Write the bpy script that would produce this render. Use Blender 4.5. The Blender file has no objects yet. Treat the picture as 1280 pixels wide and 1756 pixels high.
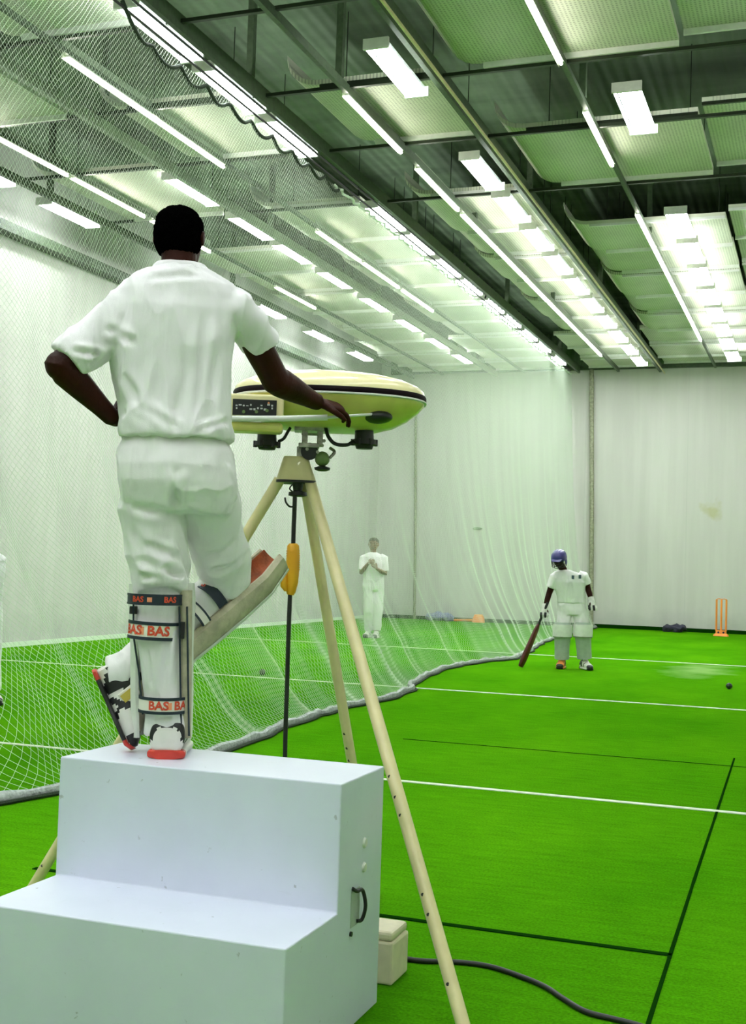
import bpy, bmesh, math, random
import numpy as np
from mathutils import Vector, Matrix, noise
random.seed(7)
S = bpy.context.scene
COL = S.collection
# ------------------------------------------------------------------ camera
FPX = 2104.86
RM = np.array([[0.938761967440239, -0.014882811678930618, 0.3442447826827026],
               [0.3430861589591124, -0.05213127350417681, -0.9378561818602656],
               [0.031903855854965114, 0.9985293346914563, -0.0438327701865101]])
CAMH = 1.32
def ray(x, y): return RM @ np.array([x-640, -(y-878), -FPX])
def Pz(x, y, z=0.0):
    d = ray(x, y); t = (z-CAMH)/d[2]; return Vector((d[0]*t, d[1]*t, z))
def Py(x, y, Y):
    d = ray(x, y); t = Y/d[1]; return Vector((d[0]*t, Y, CAMH+d[2]*t))
def Px(x, y, X):
    d = ray(x, y); t = X/d[0]; return Vector((X, d[1]*t, CAMH+d[2]*t))
class Frame:
    """vertical plane facing the viewer through a standing point; d = metres beyond it"""
    def __init__(self, O):
        self.O = Vector(O); v = Vector((O[0], O[1], 0)).normalized()
        self.v = v; self.u = Vector((v.y, -v.x, 0))
        self.dist = Vector((O[0], O[1], 0)).length
        self.rz = math.atan2(self.u.y, self.u.x)
    def L(self, px, py, d=0.0):
        r = ray(px, py); r = Vector(r); t = (self.O.dot(Vector((self.v.x, self.v.y, 0)))+d)/(r.x*self.v.x+r.y*self.v.y)
        return Vector((0, 0, CAMH))+r*t
    def r(self, px, d=0.0):
        return px*(self.dist+d)/FPX*0.985
cam_d = bpy.data.cameras.new('camera'); cam = bpy.data.objects.new('camera', cam_d); COL.objects.link(cam)
M4 = Matrix([list(RM[0])+[0], list(RM[1])+[0], list(RM[2])+[CAMH], [0, 0, 0, 1]])
cam.matrix_world = M4
cam_d.sensor_fit = 'VERTICAL'; cam_d.sensor_height = 36; cam_d.sensor_width = 36*1280/1756
cam_d.lens = FPX/1756*36; cam_d.clip_end = 200; cam_d.clip_start = .05
S.camera = cam
S.view_settings.view_transform = 'Standard'; S.view_settings.look = 'None'
S.view_settings.gamma = 1; S.view_settings.use_curve_mapping = False
S.view_settings.exposure = 0.18

# ------------------------------------------------------------------ materials
def mat(name, col, rough=.6, metal=0, spec=.5, var=0, vscale=20, bump=0, bscale=60, emit=None, estr=0, coat=0, sheen=0, stretch=None, col2=None):
    m = bpy.data.materials.new(name); m.use_nodes = True
    n = m.node_tree.nodes; l = m.node_tree.links; b = n['Principled BSDF']
    b.inputs['Base Color'].default_value = (*col, 1); b.inputs['Roughness'].default_value = rough
    b.inputs['Metallic'].default_value = metal; b.inputs['Specular IOR Level'].default_value = spec
    b.inputs['Coat Weight'].default_value = coat
    if sheen: b.inputs['Sheen Weight'].default_value = sheen
    tc = n.new('ShaderNodeTexCoord'); mp = n.new('ShaderNodeMapping'); l.new(tc.outputs['Object'], mp.inputs[0])
    if stretch: mp.inputs['Scale'].default_value = stretch
    if var or col2:
        t = n.new('ShaderNodeTexNoise'); t.inputs['Scale'].default_value = vscale; t.inputs['Detail'].default_value = 6
        l.new(mp.outputs[0], t.inputs['Vector'])
        r = n.new('ShaderNodeValToRGB'); l.new(t.outputs['Fac'], r.inputs[0])
        c2 = col2 or tuple(c*(1-var) for c in col)
        r.color_ramp.elements[0].color = (*c2, 1); r.color_ramp.elements[0].position = .35
        r.color_ramp.elements[1].color = (*col, 1); r.color_ramp.elements[1].position = .62
        l.new(r.outputs[0], b.inputs['Base Color'])
    if bump:
        t = n.new('ShaderNodeTexNoise'); t.inputs['Scale'].default_value = bscale; t.inputs['Detail'].default_value = 4
        l.new(mp.outputs[0], t.inputs['Vector'])
        bp = n.new('ShaderNodeBump'); bp.inputs['Strength'].default_value = bump; bp.inputs['Distance'].default_value = .01
        l.new(t.outputs['Fac'], bp.inputs['Height']); l.new(bp.outputs[0], b.inputs['Normal'])
    if emit:
        b.inputs['Emission Color'].default_value = (*emit, 1); b.inputs['Emission Strength'].default_value = estr
    return m

def N(m, typ, **kw):
    nd = m.node_tree.nodes.new(typ)
    for k, v in kw.items(): setattr(nd, k, v)
    return nd
def mixc(m, fac, a, b, blend='MIX'):
    x = N(m, 'ShaderNodeMix', data_type='RGBA', blend_type=blend); l = m.node_tree.links
    for s, v in ((0, fac), (6, a), (7, b)):
        if hasattr(v, 'links'): l.new(v, x.inputs[s])
        elif isinstance(v, tuple): x.inputs[s].default_value = (*v, 1)
        else: x.inputs[s].default_value = v
    return x.outputs[2]
def mth(m, op, a, b=0.0, c=0.0):
    x = N(m, 'ShaderNodeMath', operation=op); l = m.node_tree.links
    for s, v in ((0, a), (1, b), (2, c)):
        if hasattr(v, 'links'): l.new(v, x.inputs[s])
        else: x.inputs[s].default_value = v
    return x.outputs[0]
def ramp(m, src, pts):
    r = N(m, 'ShaderNodeValToRGB'); m.node_tree.links.new(src, r.inputs[0]); e = r.color_ramp.elements
    while len(e) < len(pts): e.new(.5)
    for i, (p, c) in enumerate(pts): e[i].position = p; e[i].color = (*c, 1) if isinstance(c, tuple) else (c, c, c, 1)
    return r.outputs[0]
def noise_t(m, vec, scale, detail=5, rough=.5):
    t = N(m, 'ShaderNodeTexNoise'); t.inputs['Scale'].default_value = scale; t.inputs['Detail'].default_value = detail
    t.inputs['Roughness'].default_value = rough; m.node_tree.links.new(vec, t.inputs['Vector']); return t.outputs['Fac']
def scaled(m, vec, s, loc=(0, 0, 0)):
    p = N(m, 'ShaderNodeMapping'); p.inputs['Scale'].default_value = s; p.inputs['Location'].default_value = loc
    m.node_tree.links.new(vec, p.inputs[0]); return p.outputs[0]

def turf_mat():
    m = mat('turf', (.04, .3, .01), 1.0, spec=.0); l = m.node_tree.links; b = m.node_tree.nodes['Principled BSDF']
    tc = N(m, 'ShaderNodeTexCoord'); v = tc.outputs['Object']
    big = noise_t(m, scaled(m, v, (1, .5, 1)), .8, 4); fine = noise_t(m, v, 90, 6, .7); mid = noise_t(m, scaled(m, v, (3, 14, 1)), 1.5, 6, .65)
    c = ramp(m, big, [(.3, (.050, .240, .003)), (.7, (.098, .340, .005))])
    c = mixc(m, 1.0, c, ramp(m, fine, [(.3, .60), (.7, 1.25)]), 'MULTIPLY')
    c = mixc(m, .6, c, ramp(m, mid, [(.3, .66), (.7, 1.16)]), 'MULTIPLY')
    # worn pale patch in front of the batting end
    dx = N(m, 'ShaderNodeVectorMath', operation='DISTANCE'); l.new(scaled(m, v, (1, .35, 1)), dx.inputs[0])
    dx.inputs[1].default_value = (-1.6, 17.9*.35, 0)
    w = mth(m, 'ADD', dx.outputs['Value'], mth(m, 'MULTIPLY', noise_t(m, v, 2.2, 6), .9))
    wf = ramp(m, w, [(.5, .45), (2.3, 0.0)])
    c = mixc(m, wf, c, (.42, .60, .24))
    l.new(c, b.inputs['Base Color'])
    bp = N(m, 'ShaderNodeBump'); bp.inputs['Strength'].default_value = .7; bp.inputs['Distance'].default_value = .01
    l.new(fine, bp.inputs['Height']); l.new(bp.outputs[0], b.inputs['Normal'])
    return m
def wall_mat(name, stain=None, base=(.64, .62, .60)):
    m = mat(name, base, .75, spec=.25); l = m.node_tree.links; b = m.node_tree.nodes['Principled BSDF']
    tc = N(m, 'ShaderNodeTexCoord'); v = tc.outputs['Object']
    c = ramp(m, noise_t(m, scaled(m, v, (1, 1, .22)), .9, 6), [(.3, tuple(x*.9 for x in base)), (.7, base)])
    st = ramp(m, noise_t(m, scaled(m, v, (5, 5, .3)), 1.0, 4), [(.35, .93), (.65, 1.0)])
    c = mixc(m, 1.0, c, st, 'MULTIPLY')
    mk = noise_t(m, v, 9, 8, .8)
    c = mixc(m, ramp(m, mk, [(.66, 0.0), (.74, .35)]), c, (.38, .38, .36))
    # scuffed dirt band of ball marks low on the wall
    sp = N(m, 'ShaderNodeSeparateXYZ'); l.new(v, sp.inputs[0])
    low = ramp(m, mth(m, 'ADD', mth(m, 'MULTIPLY', sp.outputs['Z'], .8), mth(m, 'MULTIPLY', noise_t(m, v, 1.6, 7, .7), .9)), [(.35, .5), (.85, 0.0)])
    c = mixc(m, low, c, (.34, .35, .36))
    # joints between the boards
    bx = mth(m, 'FRACT', mth(m, 'MULTIPLY', mth(m, 'ADD', sp.outputs['X'], sp.outputs['Y']), .41))
    c = mixc(m, ramp(m, bx, [(.0, .30), (.012, 0.0)]), c, (.4, .42, .4))
    if stain:
        d = N(m, 'ShaderNodeVectorMath', operation='DISTANCE'); l.new(v, d.inputs[0]); d.inputs[1].default_value = stain
        w = mth(m, 'ADD', d.outputs['Value'], mth(m, 'MULTIPLY', noise_t(m, v, 5, 6), .5))
        c = mixc(m, ramp(m, w, [(.32, .55), (.52, 0.0)]), c, (.42, .40, .12))
    l.new(c, b.inputs['Base Color'])
    bp = N(m, 'ShaderNodeBump'); bp.inputs['Strength'].default_value = .25; bp.inputs['Distance'].default_value = .02
    l.new(noise_t(m, scaled(m, v, (3, 3, .6)), 2, 4), bp.inputs['Height']); l.new(bp.outputs[0], b.inputs['Normal'])
    return m
def panel_mat():
    m = mat('perforated_panel', (.62, .62, .56), .55, spec=.35); l = m.node_tree.links; b = m.node_tree.nodes['Principled BSDF']
    tc = N(m, 'ShaderNodeTexCoord'); v = tc.outputs['Object']
    vo = N(m, 'ShaderNodeTexVoronoi'); vo.inputs['Scale'].default_value = 26; vo.inputs['Randomness'].default_value = .12
    l.new(scaled(m, v, (1, 1, .01)), vo.inputs['Vector'])
    hole = ramp(m, vo.outputs['Distance'], [(.25, 1.0), (.34, 0.0)])
    base = ramp(m, noise_t(m, v, 1.3, 5), [(.3, (.58, .59, .48)), (.7, (.72, .72, .60))])
    c = mixc(m, mth(m, 'MULTIPLY', hole, .5), base, (.14, .14, .11))
    l.new(c, b.inputs['Base Color']); return m
def deck_mat():
    m = mat('deck', (.30, .32, .29), .7, spec=.2); l = m.node_tree.links; b = m.node_tree.nodes['Principled BSDF']
    tc = N(m, 'ShaderNodeTexCoord'); v = tc.outputs['Object']
    c = ramp(m, noise_t(m, scaled(m, v, (.6, 2, 1)), 1.2, 6), [(.3, (.095, .135, .085)), (.7, (.17, .235, .15))])
    l.new(c, b.inputs['Base Color'])
    wv = N(m, 'ShaderNodeTexWave'); wv.inputs['Scale'].default_value = 2.2; l.new(v, wv.inputs['Vector'])
    bp = N(m, 'ShaderNodeBump'); bp.inputs['Strength'].default_value = .5; bp.inputs['Distance'].default_value = .05
    l.new(wv.outputs['Fac'], bp.inputs['Height']); l.new(bp.outputs[0], b.inputs['Normal'])
    return m
def box_mat():
    m = mat('painted_board', (.74, .76, .84), .38, spec=.4, coat=.1); l = m.node_tree.links; b = m.node_tree.nodes['Principled BSDF']
    tc = N(m, 'ShaderNodeTexCoord'); v = tc.outputs['Object']
    c = ramp(m, noise_t(m, v, 3, 6), [(.3, (.68, .70, .84)), (.7, (.75, .77, .91))])
    c = mixc(m, ramp(m, noise_t(m, v, 26, 3, .6), [(.70, 0.0), (.74, .55)]), c, (.25, .25, .28))
    c = mixc(m, ramp(m, noise_t(m, scaled(m, v, (1, 1, 6)), 12, 6, .7), [(.62, 0.0), (.75, .2)]), c, (.5, .52, .55))
    l.new(c, b.inputs['Base Color']); return m
def cloth_mat(name, col, folds=.6):
    m = mat(name, col, .85, spec=.15, sheen=.15); l = m.node_tree.links; b = m.node_tree.nodes['Principled BSDF']
    tc = N(m, 'ShaderNodeTexCoord'); v = tc.outputs['Object']
    f = noise_t(m, scaled(m, v, (9, 9, 3.2)), 1.0, 3, .45)
    f2 = noise_t(m, v, 400, 2)
    h = mth(m, 'ADD', f, mth(m, 'MULTIPLY', f2, .02))
    bp = N(m, 'ShaderNodeBump'); bp.inputs['Strength'].default_value = folds; bp.inputs['Distance'].default_value = .05
    l.new(h, bp.inputs['Height']); l.new(bp.outputs[0], b.inputs['Normal']); return m

M = dict(
 turf=turf_mat(), wall=wall_mat('wall_boards'), wall_b=wall_mat('wall_boards_back', tuple(Py(1221, 876, 29.88))),
 panel=panel_mat(), deck=deck_mat(), box=box_mat(),
 line=mat('line_tape', (.80, .86, .70), .6, var=.25, vscale=14),
 seam=mat('seam', (.004, .03, .002), 1.0, spec=0), beam=mat('painted_steel', (.065, .095, .05), .5, var=.3),
 trunk=mat('trunking', (.24, .30, .20), .4, metal=.2, var=.2), white=mat('white_metal', (.78, .78, .74), .35, var=.08),
 tube=mat('tube_glow', (1, 1, 1), .4, emit=(.93, 1.0, .97), estr=30), glowstrip=mat('strip_glow', (1, 1, 1), .4, emit=(1.0, .97, .86), estr=34),  # strip_glow stands in for lamplight caught by the thin rails
 reflector=mat('reflector', (.85, .87, .9), .25, metal=.3),
 shirt=cloth_mat('shirt_cloth', (.88, .84, .88)), trouser=cloth_mat('trouser_cloth', (.85, .82, .84)),
 skin=mat('dark_skin', (.034, .0068, .0032), .5, spec=.12, var=.3, vscale=12, bump=.1, bscale=150),
 skin2=mat('light_skin', (.24, .13, .08), .5, var=.2), hair=mat('hair', (.0012, .0012, .0012), 1.0, spec=.0, bump=1, bscale=260),
 hair2=mat('brown_hair', (.05, .04, .03), .8, bump=.6, bscale=200),
 pad=mat('pad_white', (.80, .81, .76), .55, var=.08, bump=.15, bscale=25), padin=mat('pad_lining', (.55, .50, .36), .8, var=.3, bump=.3),
 padbrown=mat('knee_lining', (.42, .10, .03), .7, var=.5, vscale=25, bump=.5, bscale=60),
 strap=mat('strap_white', (.84, .80, .74), .7), navy=mat('strap_navy', (.01, .02, .035), .6), red=mat('strap_red', (.62, .06, .02), .6),
 orange=mat('strap_orange', (.80, .28, .14), .6), black=mat('black_rubber', (.008, .008, .009), .45), shoewhite=mat('shoe_white', (.80, .77, .74), .45, var=.08),
 redrub=mat('red_rubber', (.55, .035, .02), .45), gold=mat('gold_label', (.55, .42, .08), .5),
 cream=mat('cream_shell', (.86, .76, .42), .30, coat=.4, var=.05), ochre=mat('lower_shell', (.66, .62, .16), .35, coat=.3, var=.08),
 leg=mat('cream_tube', (.74, .64, .34), .38, var=.15, vscale=9, coat=.2), stripe=mat('dark_stripe', (.008, .003, .005), .6, spec=.1),
 chrome=mat('worn_metal', (.45, .44, .38), .3, metal=.9, var=.5, vscale=30), dial=mat('dial_print', (.55, .55, .55), .5),
 yellow=mat('yellow_plastic', (.80, .38, .01), .4, bump=.2, bscale=40), cable=mat('cable', (.006, .007, .006), .5),
 net=mat('net_cord', (.70, .80, .66), .8), nethem=mat('net_hem', (.55, .58, .58), .9, var=.4, vscale=40, bump=1, bscale=80),
 rope=mat('dark_rope', (.015, .03, .012), .8, bump=.8, bscale=120), wire=mat('steel_wire', (.02, .028, .015), .4, metal=.3),
 stump=mat('orange_stump', (.85, .26, .03), .45), helmet=mat('blue_helmet', (.022, .016, .17), .3, coat=.6),
 bat=mat('bat_face', (.10, .012, .010), .4, var=.3), glove=mat('glove', (.74, .72, .70), .6, var=.2), grip=mat('grip', (.01, .01, .01), .7),
 ball=mat('dark_ball', (.012, .03, .015), .35), blueb=mat('blue_bag', (.28, .29, .48), .8, var=.3, bump=.5, bscale=30), bagblack=mat('black_bag', (.03, .03, .06), .8, var=.3, bump=.6, bscale=40),
 greenm=mat('green_housing', (.16, .24, .08), .4, var=.3), carton=mat('cream_case', (.74, .66, .46), .5, var=.1), mark=mat('chest_print', (.05, .09, .12), .7),
 padgrey=mat('pad_grey', (.42, .48, .42), .7, var=.1), eyew=mat('eye', (.38, .37, .34), .4), lips=mat('lips', (.06, .015, .012), .5), post=mat('post', (.34, .34, .24), .6, var=.4),
 shoeorange=mat('shoe_orange', (.75, .25, .05), .5),
)
# ------------------------------------------------------------------ mesh builder
class MB:
    def __init__(s): s.v = []; s.f = []; s.m = []
    def add(s, vs, fs, mi=0):
        o = len(s.v); s.v += [Vector(v) for v in vs]; s.f += [tuple(i+o for i in f) for f in fs]; s.m += [mi]*len(fs); return s
    def box(s, x0, x1, y0, y1, z0, z1, mi=0):
        vs = [(x, y, z) for x in (x0, x1) for y in (y0, y1) for z in (z0, z1)]
        return s.add(vs, [(0, 1, 3, 2), (4, 6, 7, 5), (0, 4, 5, 1), (2, 3, 7, 6), (0, 2, 6, 4), (1, 5, 7, 3)], mi)
    def obox(s, c, a, b, d, mi=0):     # centre and three half-axis vectors
        c, a, b, d = map(Vector, (c, a, b, d))
        vs = [c+a*i+b*j+d*k for i in (-1, 1) for j in (-1, 1) for k in (-1, 1)]
        return s.add(vs, [(0, 1, 3, 2), (4, 6, 7, 5), (0, 4, 5, 1), (2, 3, 7, 6), (0, 2, 6, 4), (1, 5, 7, 3)], mi)
    def loft(s, secs, n=20, e=2.0, mi=0, closed=False, cap=True):
        vs = []
        for c, a, b in secs:
            for i in range(n):
                t = 2*math.pi*i/n; ct, st = math.cos(t), math.sin(t)
                x = math.copysign(abs(ct)**(2/e), ct); y = math.copysign(abs(st)**(2/e), st)
                vs.append(Vector(c)+Vector(a)*x+Vector(b)*y)
        fs = []; k = len(secs)
        for j in range(k if closed else k-1):
            for i in range(n):
                a0 = j*n+i; a1 = j*n+(i+1) % n; b0 = ((j+1) % k)*n+i; b1 = ((j+1) % k)*n+(i+1) % n
                fs.append((a0, a1, b1, b0))
        if not closed and cap: fs += [tuple(range(n))[::-1], tuple((k-1)*n+i for i in range(n))]
        return s.add(vs, fs, mi)
    def tube(s, pts, rad, n=12, ref=None, mi=0, e=2.0):
        pts = [Vector(p) for p in pts]; k = len(pts)
        if not isinstance(rad, (list, tuple)): rad = [rad]*k
        secs = []; pa = None
        for i, p in enumerate(pts):
            t = (pts[min(i+1, k-1)]-pts[max(i-1, 0)])
            if t.length < 1e-9: t = Vector((0, 0, 1))
            t.normalize()
            if ref is not None: a = Vector(ref)-t*Vector(ref).dot(t)
            elif pa is not None: a = pa-t*pa.dot(t)
            else:
                q = Vector((0, 0, 1)) if abs(t.z) < .9 else Vector((1, 0, 0)); a = q.cross(t)
            if a.length < 1e-6: a = t.orthogonal()
            a.normalize(); pa = a; b = t.cross(a)
            r = rad[i]; ra, rb = r if isinstance(r, tuple) else (r, r)
            secs.append((p, a*ra, b*rb))
        return s.loft(secs, n, e, mi)
    def ball(s, c, r, n=16, axes=None, mi=0):
        c = Vector(c); r = r if isinstance(r, tuple) else (r, r, r)
        ax = axes or (Vector((1, 0, 0)), Vector((0, 1, 0)), Vector((0, 0, 1))); secs = []
        m = max(6, n//2+1)
        for j in range(m+1):
            ph = -math.pi/2+math.pi*j/m; ph = max(-1.52, min(1.52, ph))
            secs.append((c+ax[2]*(r[2]*math.sin(ph)), ax[0]*(r[0]*math.cos(ph)), ax[1]*(r[1]*math.cos(ph))))
        return s.loft(secs, n, 2, mi)
    def merge(s, o):
        k = len(s.v); s.v += o.v; s.f += [tuple(i+k for i in f) for f in o.f]; s.m += o.m; return s
def catmull(pts, n=6):
    pts = [Vector(p) for p in pts]; P = [pts[0]*2-pts[1]]+pts+[pts[-1]*2-pts[-2]]; out = []
    for i in range(1, len(P)-2):
        for k in range(n):
            t = k/n; a, b, c, d = P[i-1], P[i], P[i+1], P[i+2]
            out.append(.5*((2*b)+(c-a)*t+(2*a-5*b+4*c-d)*t*t+(3*b-a-3*c+d)*t**3))
    out.append(pts[-1]); return out
def obj(name, mb, mats, root=None, smooth=True, bevel=0, sub=0, mesh=None):
    if not isinstance(mats, (list, tuple)): mats = [mats]
    if mesh is None:
        me = bpy.data.meshes.new(name); me.from_pydata([tuple(v) for v in mb.v], [], mb.f); me.update()
    else: me = mesh; me.name = name
    me.materials.clear()
    for m in mats: me.materials.append(m)
    if mesh is None and len(mats) > 1: me.polygons.foreach_set('material_index', mb.m)
    if root is not None:
        p = root; mw = Matrix.Identity(4)
        while p is not None: mw = p.matrix_local @ mw if False else (Matrix.Translation(p.location) @ p.rotation_euler.to_matrix().to_4x4()) @ mw; p = p.parent
        me.transform(mw.inverted())
    if smooth:
        me.polygons.foreach_set('use_smooth', [True]*len(me.polygons))
    o = bpy.data.objects.new(name, me); COL.objects.link(o)
    if mesh is None:
        bm = bmesh.new(); bm.from_mesh(me); bmesh.ops.recalc_face_normals(bm, faces=bm.faces); bm.to_mesh(me); bm.free()
    if smooth and mesh is None:
        try: me.set_sharp_from_angle(angle=math.radians(42))
        except Exception: pass
    if root is not None: o.parent = root
    if bevel:
        b = o.modifiers.new('bevel', 'BEVEL'); b.width = bevel; b.segments = 2; b.limit_method = 'ANGLE'
    return o
def tag(o, label=None, cat=None, group=None, kind=None):
    if label: o['label'] = label
    if cat: o['category'] = cat
    if group: o['group'] = group
    if kind: o['kind'] = kind
    return o
def thing(name, label, cat, loc=(0, 0, 0), rz=0, group=None):
    o = bpy.data.objects.new(name, None); COL.objects.link(o); o.location = loc; o.rotation_euler = (0, 0, rz)
    o.empty_display_size = .1
    return tag(o, label, cat, group)
def copy_tree(o, parent=None):
    c = o.copy(); COL.objects.link(c); c.parent = parent
    for ch in [x for x in bpy.data.objects if x.parent == o]: copy_tree(ch, c)
    return c
def fuse(mb, voxel=.006, smooth=4, fold=0, fscale=(9, 9, 3), foff=0, creases=()):
    me = bpy.data.meshes.new('tmp'); me.from_pydata([tuple(v) for v in mb.v], [], mb.f); me.update()
    bm = bmesh.new(); bm.from_mesh(me); bmesh.ops.recalc_face_normals(bm, faces=bm.faces); bm.to_mesh(me); bm.free()
    o = bpy.data.objects.new('tmp', me); COL.objects.link(o)
    r = o.modifiers.new('r', 'REMESH'); r.mode = 'VOXEL'; r.voxel_size = voxel; r.adaptivity = 0
    if smooth:
        q = o.modifiers.new('s', 'SMOOTH'); q.iterations = smooth; q.factor = .5
    dg = bpy.context.evaluated_depsgraph_get(); dg.update()
    out = bpy.data.meshes.new_from_object(o.evaluated_get(dg)); bpy.data.objects.remove(o)
    if fold:
        k = len(out.vertices); co = np.zeros(k*3); out.vertices.foreach_get('co', co); co = co.reshape(-1, 3)
        no = np.zeros(k*3); out.vertices.foreach_get('normal', no); no = no.reshape(-1, 3)
        for i in range(k):
            p = co[i]; a = noise.noise(Vector((p[0]*fscale[0]+foff, p[1]*fscale[1], p[2]*fscale[2])))
            a2 = noise.noise(Vector((p[0]*fscale[0]*2.3, p[1]*fscale[1]*2.3+foff, p[2]*fscale[2]*2.6)))
            a = (1-min(1, abs(a)*2.6))**1.4-.25+a2*.35
            co[i] += no[i]*a*fold
        for p0, p1, wd, dp in creases:
            p0 = np.array(p0); dv = np.array(p1)-p0; t = np.clip(((co-p0)@dv)/(dv@dv), 0, 1); q = co-(p0+t[:, None]*dv)
            ds = np.linalg.norm(q, axis=1); g = np.exp(-(ds/wd)**2)*np.minimum(1, np.minimum(t, 1-t)*5+.15)
            g2 = np.exp(-((ds-wd*1.9)/wd)**2)*.5*(ds > wd)*np.minimum(1, np.minimum(t, 1-t)*5)
            co += no*(-(g*dp)+g2*dp)[:, None]
        out.vertices.foreach_set('co', co.reshape(-1)); out.update()
    return out

def hand(mb, wrist, fwd, back, thumb, curl=.5, s=1.0, spread=.12):
    """fwd: wrist->knuckles, back: out of the back of the hand, thumb: towards the thumb side"""
    fwd = Vector(fwd).normalized(); back = Vector(back); back = (back-fwd*back.dot(fwd)).normalized()
    th = fwd.cross(back); th = th if th.dot(Vector(thumb)) > 0 else -th
    w = Vector(wrist)
    mb.loft([(w-fwd*.02*s, th*.026*s, back*.019*s), (w+fwd*.015*s, th*.028*s, back*.017*s), (w+fwd*.045*s, th*.038*s, back*.016*s),
             (w+fwd*.085*s, th*.041*s, back*.014*s), (w+fwd*.097*s, th*.036*s, back*.010*s)], 18, 2.4)
    L = [.070, .080, .075, .058]
    for i in range(4):
        off = (1.5-i)*.0205*s
        p = w+fwd*(.080-abs(i-1)*.003)*s+th*off
        d = (fwd+th*(1.5-i)*spread).normalized(); ang = curl*.6; pts = [p, ]; rr = [.0098*s]
        for k, fr in enumerate((.45, .30, .25)):
            axis = th; ang_k = curl*(.55+.45*k)
            rot = Matrix.Rotation(0, 3, axis)
            dd = (d*math.cos(ang)-back*math.sin(ang)).normalized()
            q = pts[-1]+dd*L[i]*fr*s*1.08; pts.append(q); rr.append((.0090, .0082, .0068)[k]*s); ang += curl*.75
        pts.append(pts[-1]+(pts[-1]-pts[-2]).normalized()*.004*s); rr.append(.004*s)
        mb.tube(pts, rr, 10)
    p = w+fwd*.022*s+th*.026*s; d1 = (fwd*.7+th*.75-back*.15).normalized(); d2 = (fwd*.95+th*.25-back*.3).normalized()
    a = p+d1*.036*s; b = a+d2*.030*s; c = b+(d2-back*.2).normalized()*.022*s
    mb.tube([w+fwd*.01*s+th*.010*s, p, a, b, c], [.013*s, .0145*s, .0115*s, .010*s, .007*s], 10)

def head(mb, c, s, f, up=Vector((0, 0, 1))):
    """c centre of skull, s half height (about .115), f facing"""
    f = Vector(f).normalized(); up = Vector(up); up = (up-f*up.dot(f)).normalized(); r = f.cross(up)
    c = Vector(c)
    prof = [(1.0, .10, .12, -.05), (.93, .34, .42, -.06), (.78, .54, .66, -.07), (.55, .66, .82, -.08), (.25, .70, .88, -.08), (0, .69, .86, -.06),
            (-.25, .66, .80, -.02), (-.5, .58, .66, .10), (-.72, .48, .50, .22), (-.9, .34, .32, .36), (-1.0, .16, .16, .42)]
    mb.loft([(c+up*s*z+f*s*o, r*s*a, f*s*b) for z, a, b, o in prof], 24, 2.2)
    mb.loft([(c+up*s*.10+f*s*.76, r*s*.06, f*s*.05), (c+up*s*-.12+f*s*.86, r*s*.09, f*s*.12), (c+up*s*-.28+f*s*.88, r*s*.15, f*s*.14), (c+up*s*-.34+f*s*.80, r*s*.10, f*s*.08)], 12)
    for sg in (-1, 1):
        mb.loft([(c+r*sg*s*.66+up*s*.18-f*s*.05, up*s*.10, f*s*.10), (c+r*sg*s*.76+up*s*.02-f*s*.08, up*s*.26, f*s*.15), (c+r*sg*s*.82+up*s*.03-f*s*.12, up*s*.24, f*s*.15), (c+r*sg*s*.84+up*s*.03-f*s*.14, up*s*.14, f*s*.08)], 12)
        mb.ball(c+r*sg*s*.28+up*s*.16+f*s*.68, (s*.20, s*.10, s*.07), 10, (r, f, up))   # brow ridge
    mb.ball(c-up*s*.52+f*s*.72, (s*.26, s*.10, s*.08), 10, (r, f, up))                # lips
def face_bits(c, s, f, root, up=Vector((0, 0, 1)), lipm='lips'):
    f = Vector(f).normalized(); up = (Vector(up)-f*Vector(up).dot(f)).normalized(); r = f.cross(up); c = Vector(c)
    for sg in (-1, 1):
        e = MB(); e.ball(c+r*sg*s*.29+up*s*.02+f*s*.705, (s*.12, s*.07, s*.065), 12, (r, f, up)); E_ = obj('eye', e, M['eyew'], root); e = MB(); e.ball(c+r*sg*s*.29+up*s*.02+f*s*.755, (s*.055, s*.025, s*.05), 10, (r, f, up)); obj('iris', e, M['hair'], E_)
        e = MB(); e.tube([c+r*sg*s*.14+up*s*.22+f*s*.80, c+r*sg*s*.30+up*s*.28+f*s*.78, c+r*sg*s*.45+up*s*.22+f*s*.68], [s*.03, s*.035, s*.02], 8); obj('eyebrow', e, M['hair'], root)
    e = MB(); e.ball(c-up*s*.52+f*s*.78, (s*.22, s*.06, s*.06), 12, (r, f, up)); obj('mouth', e, M[lipm], root)

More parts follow.
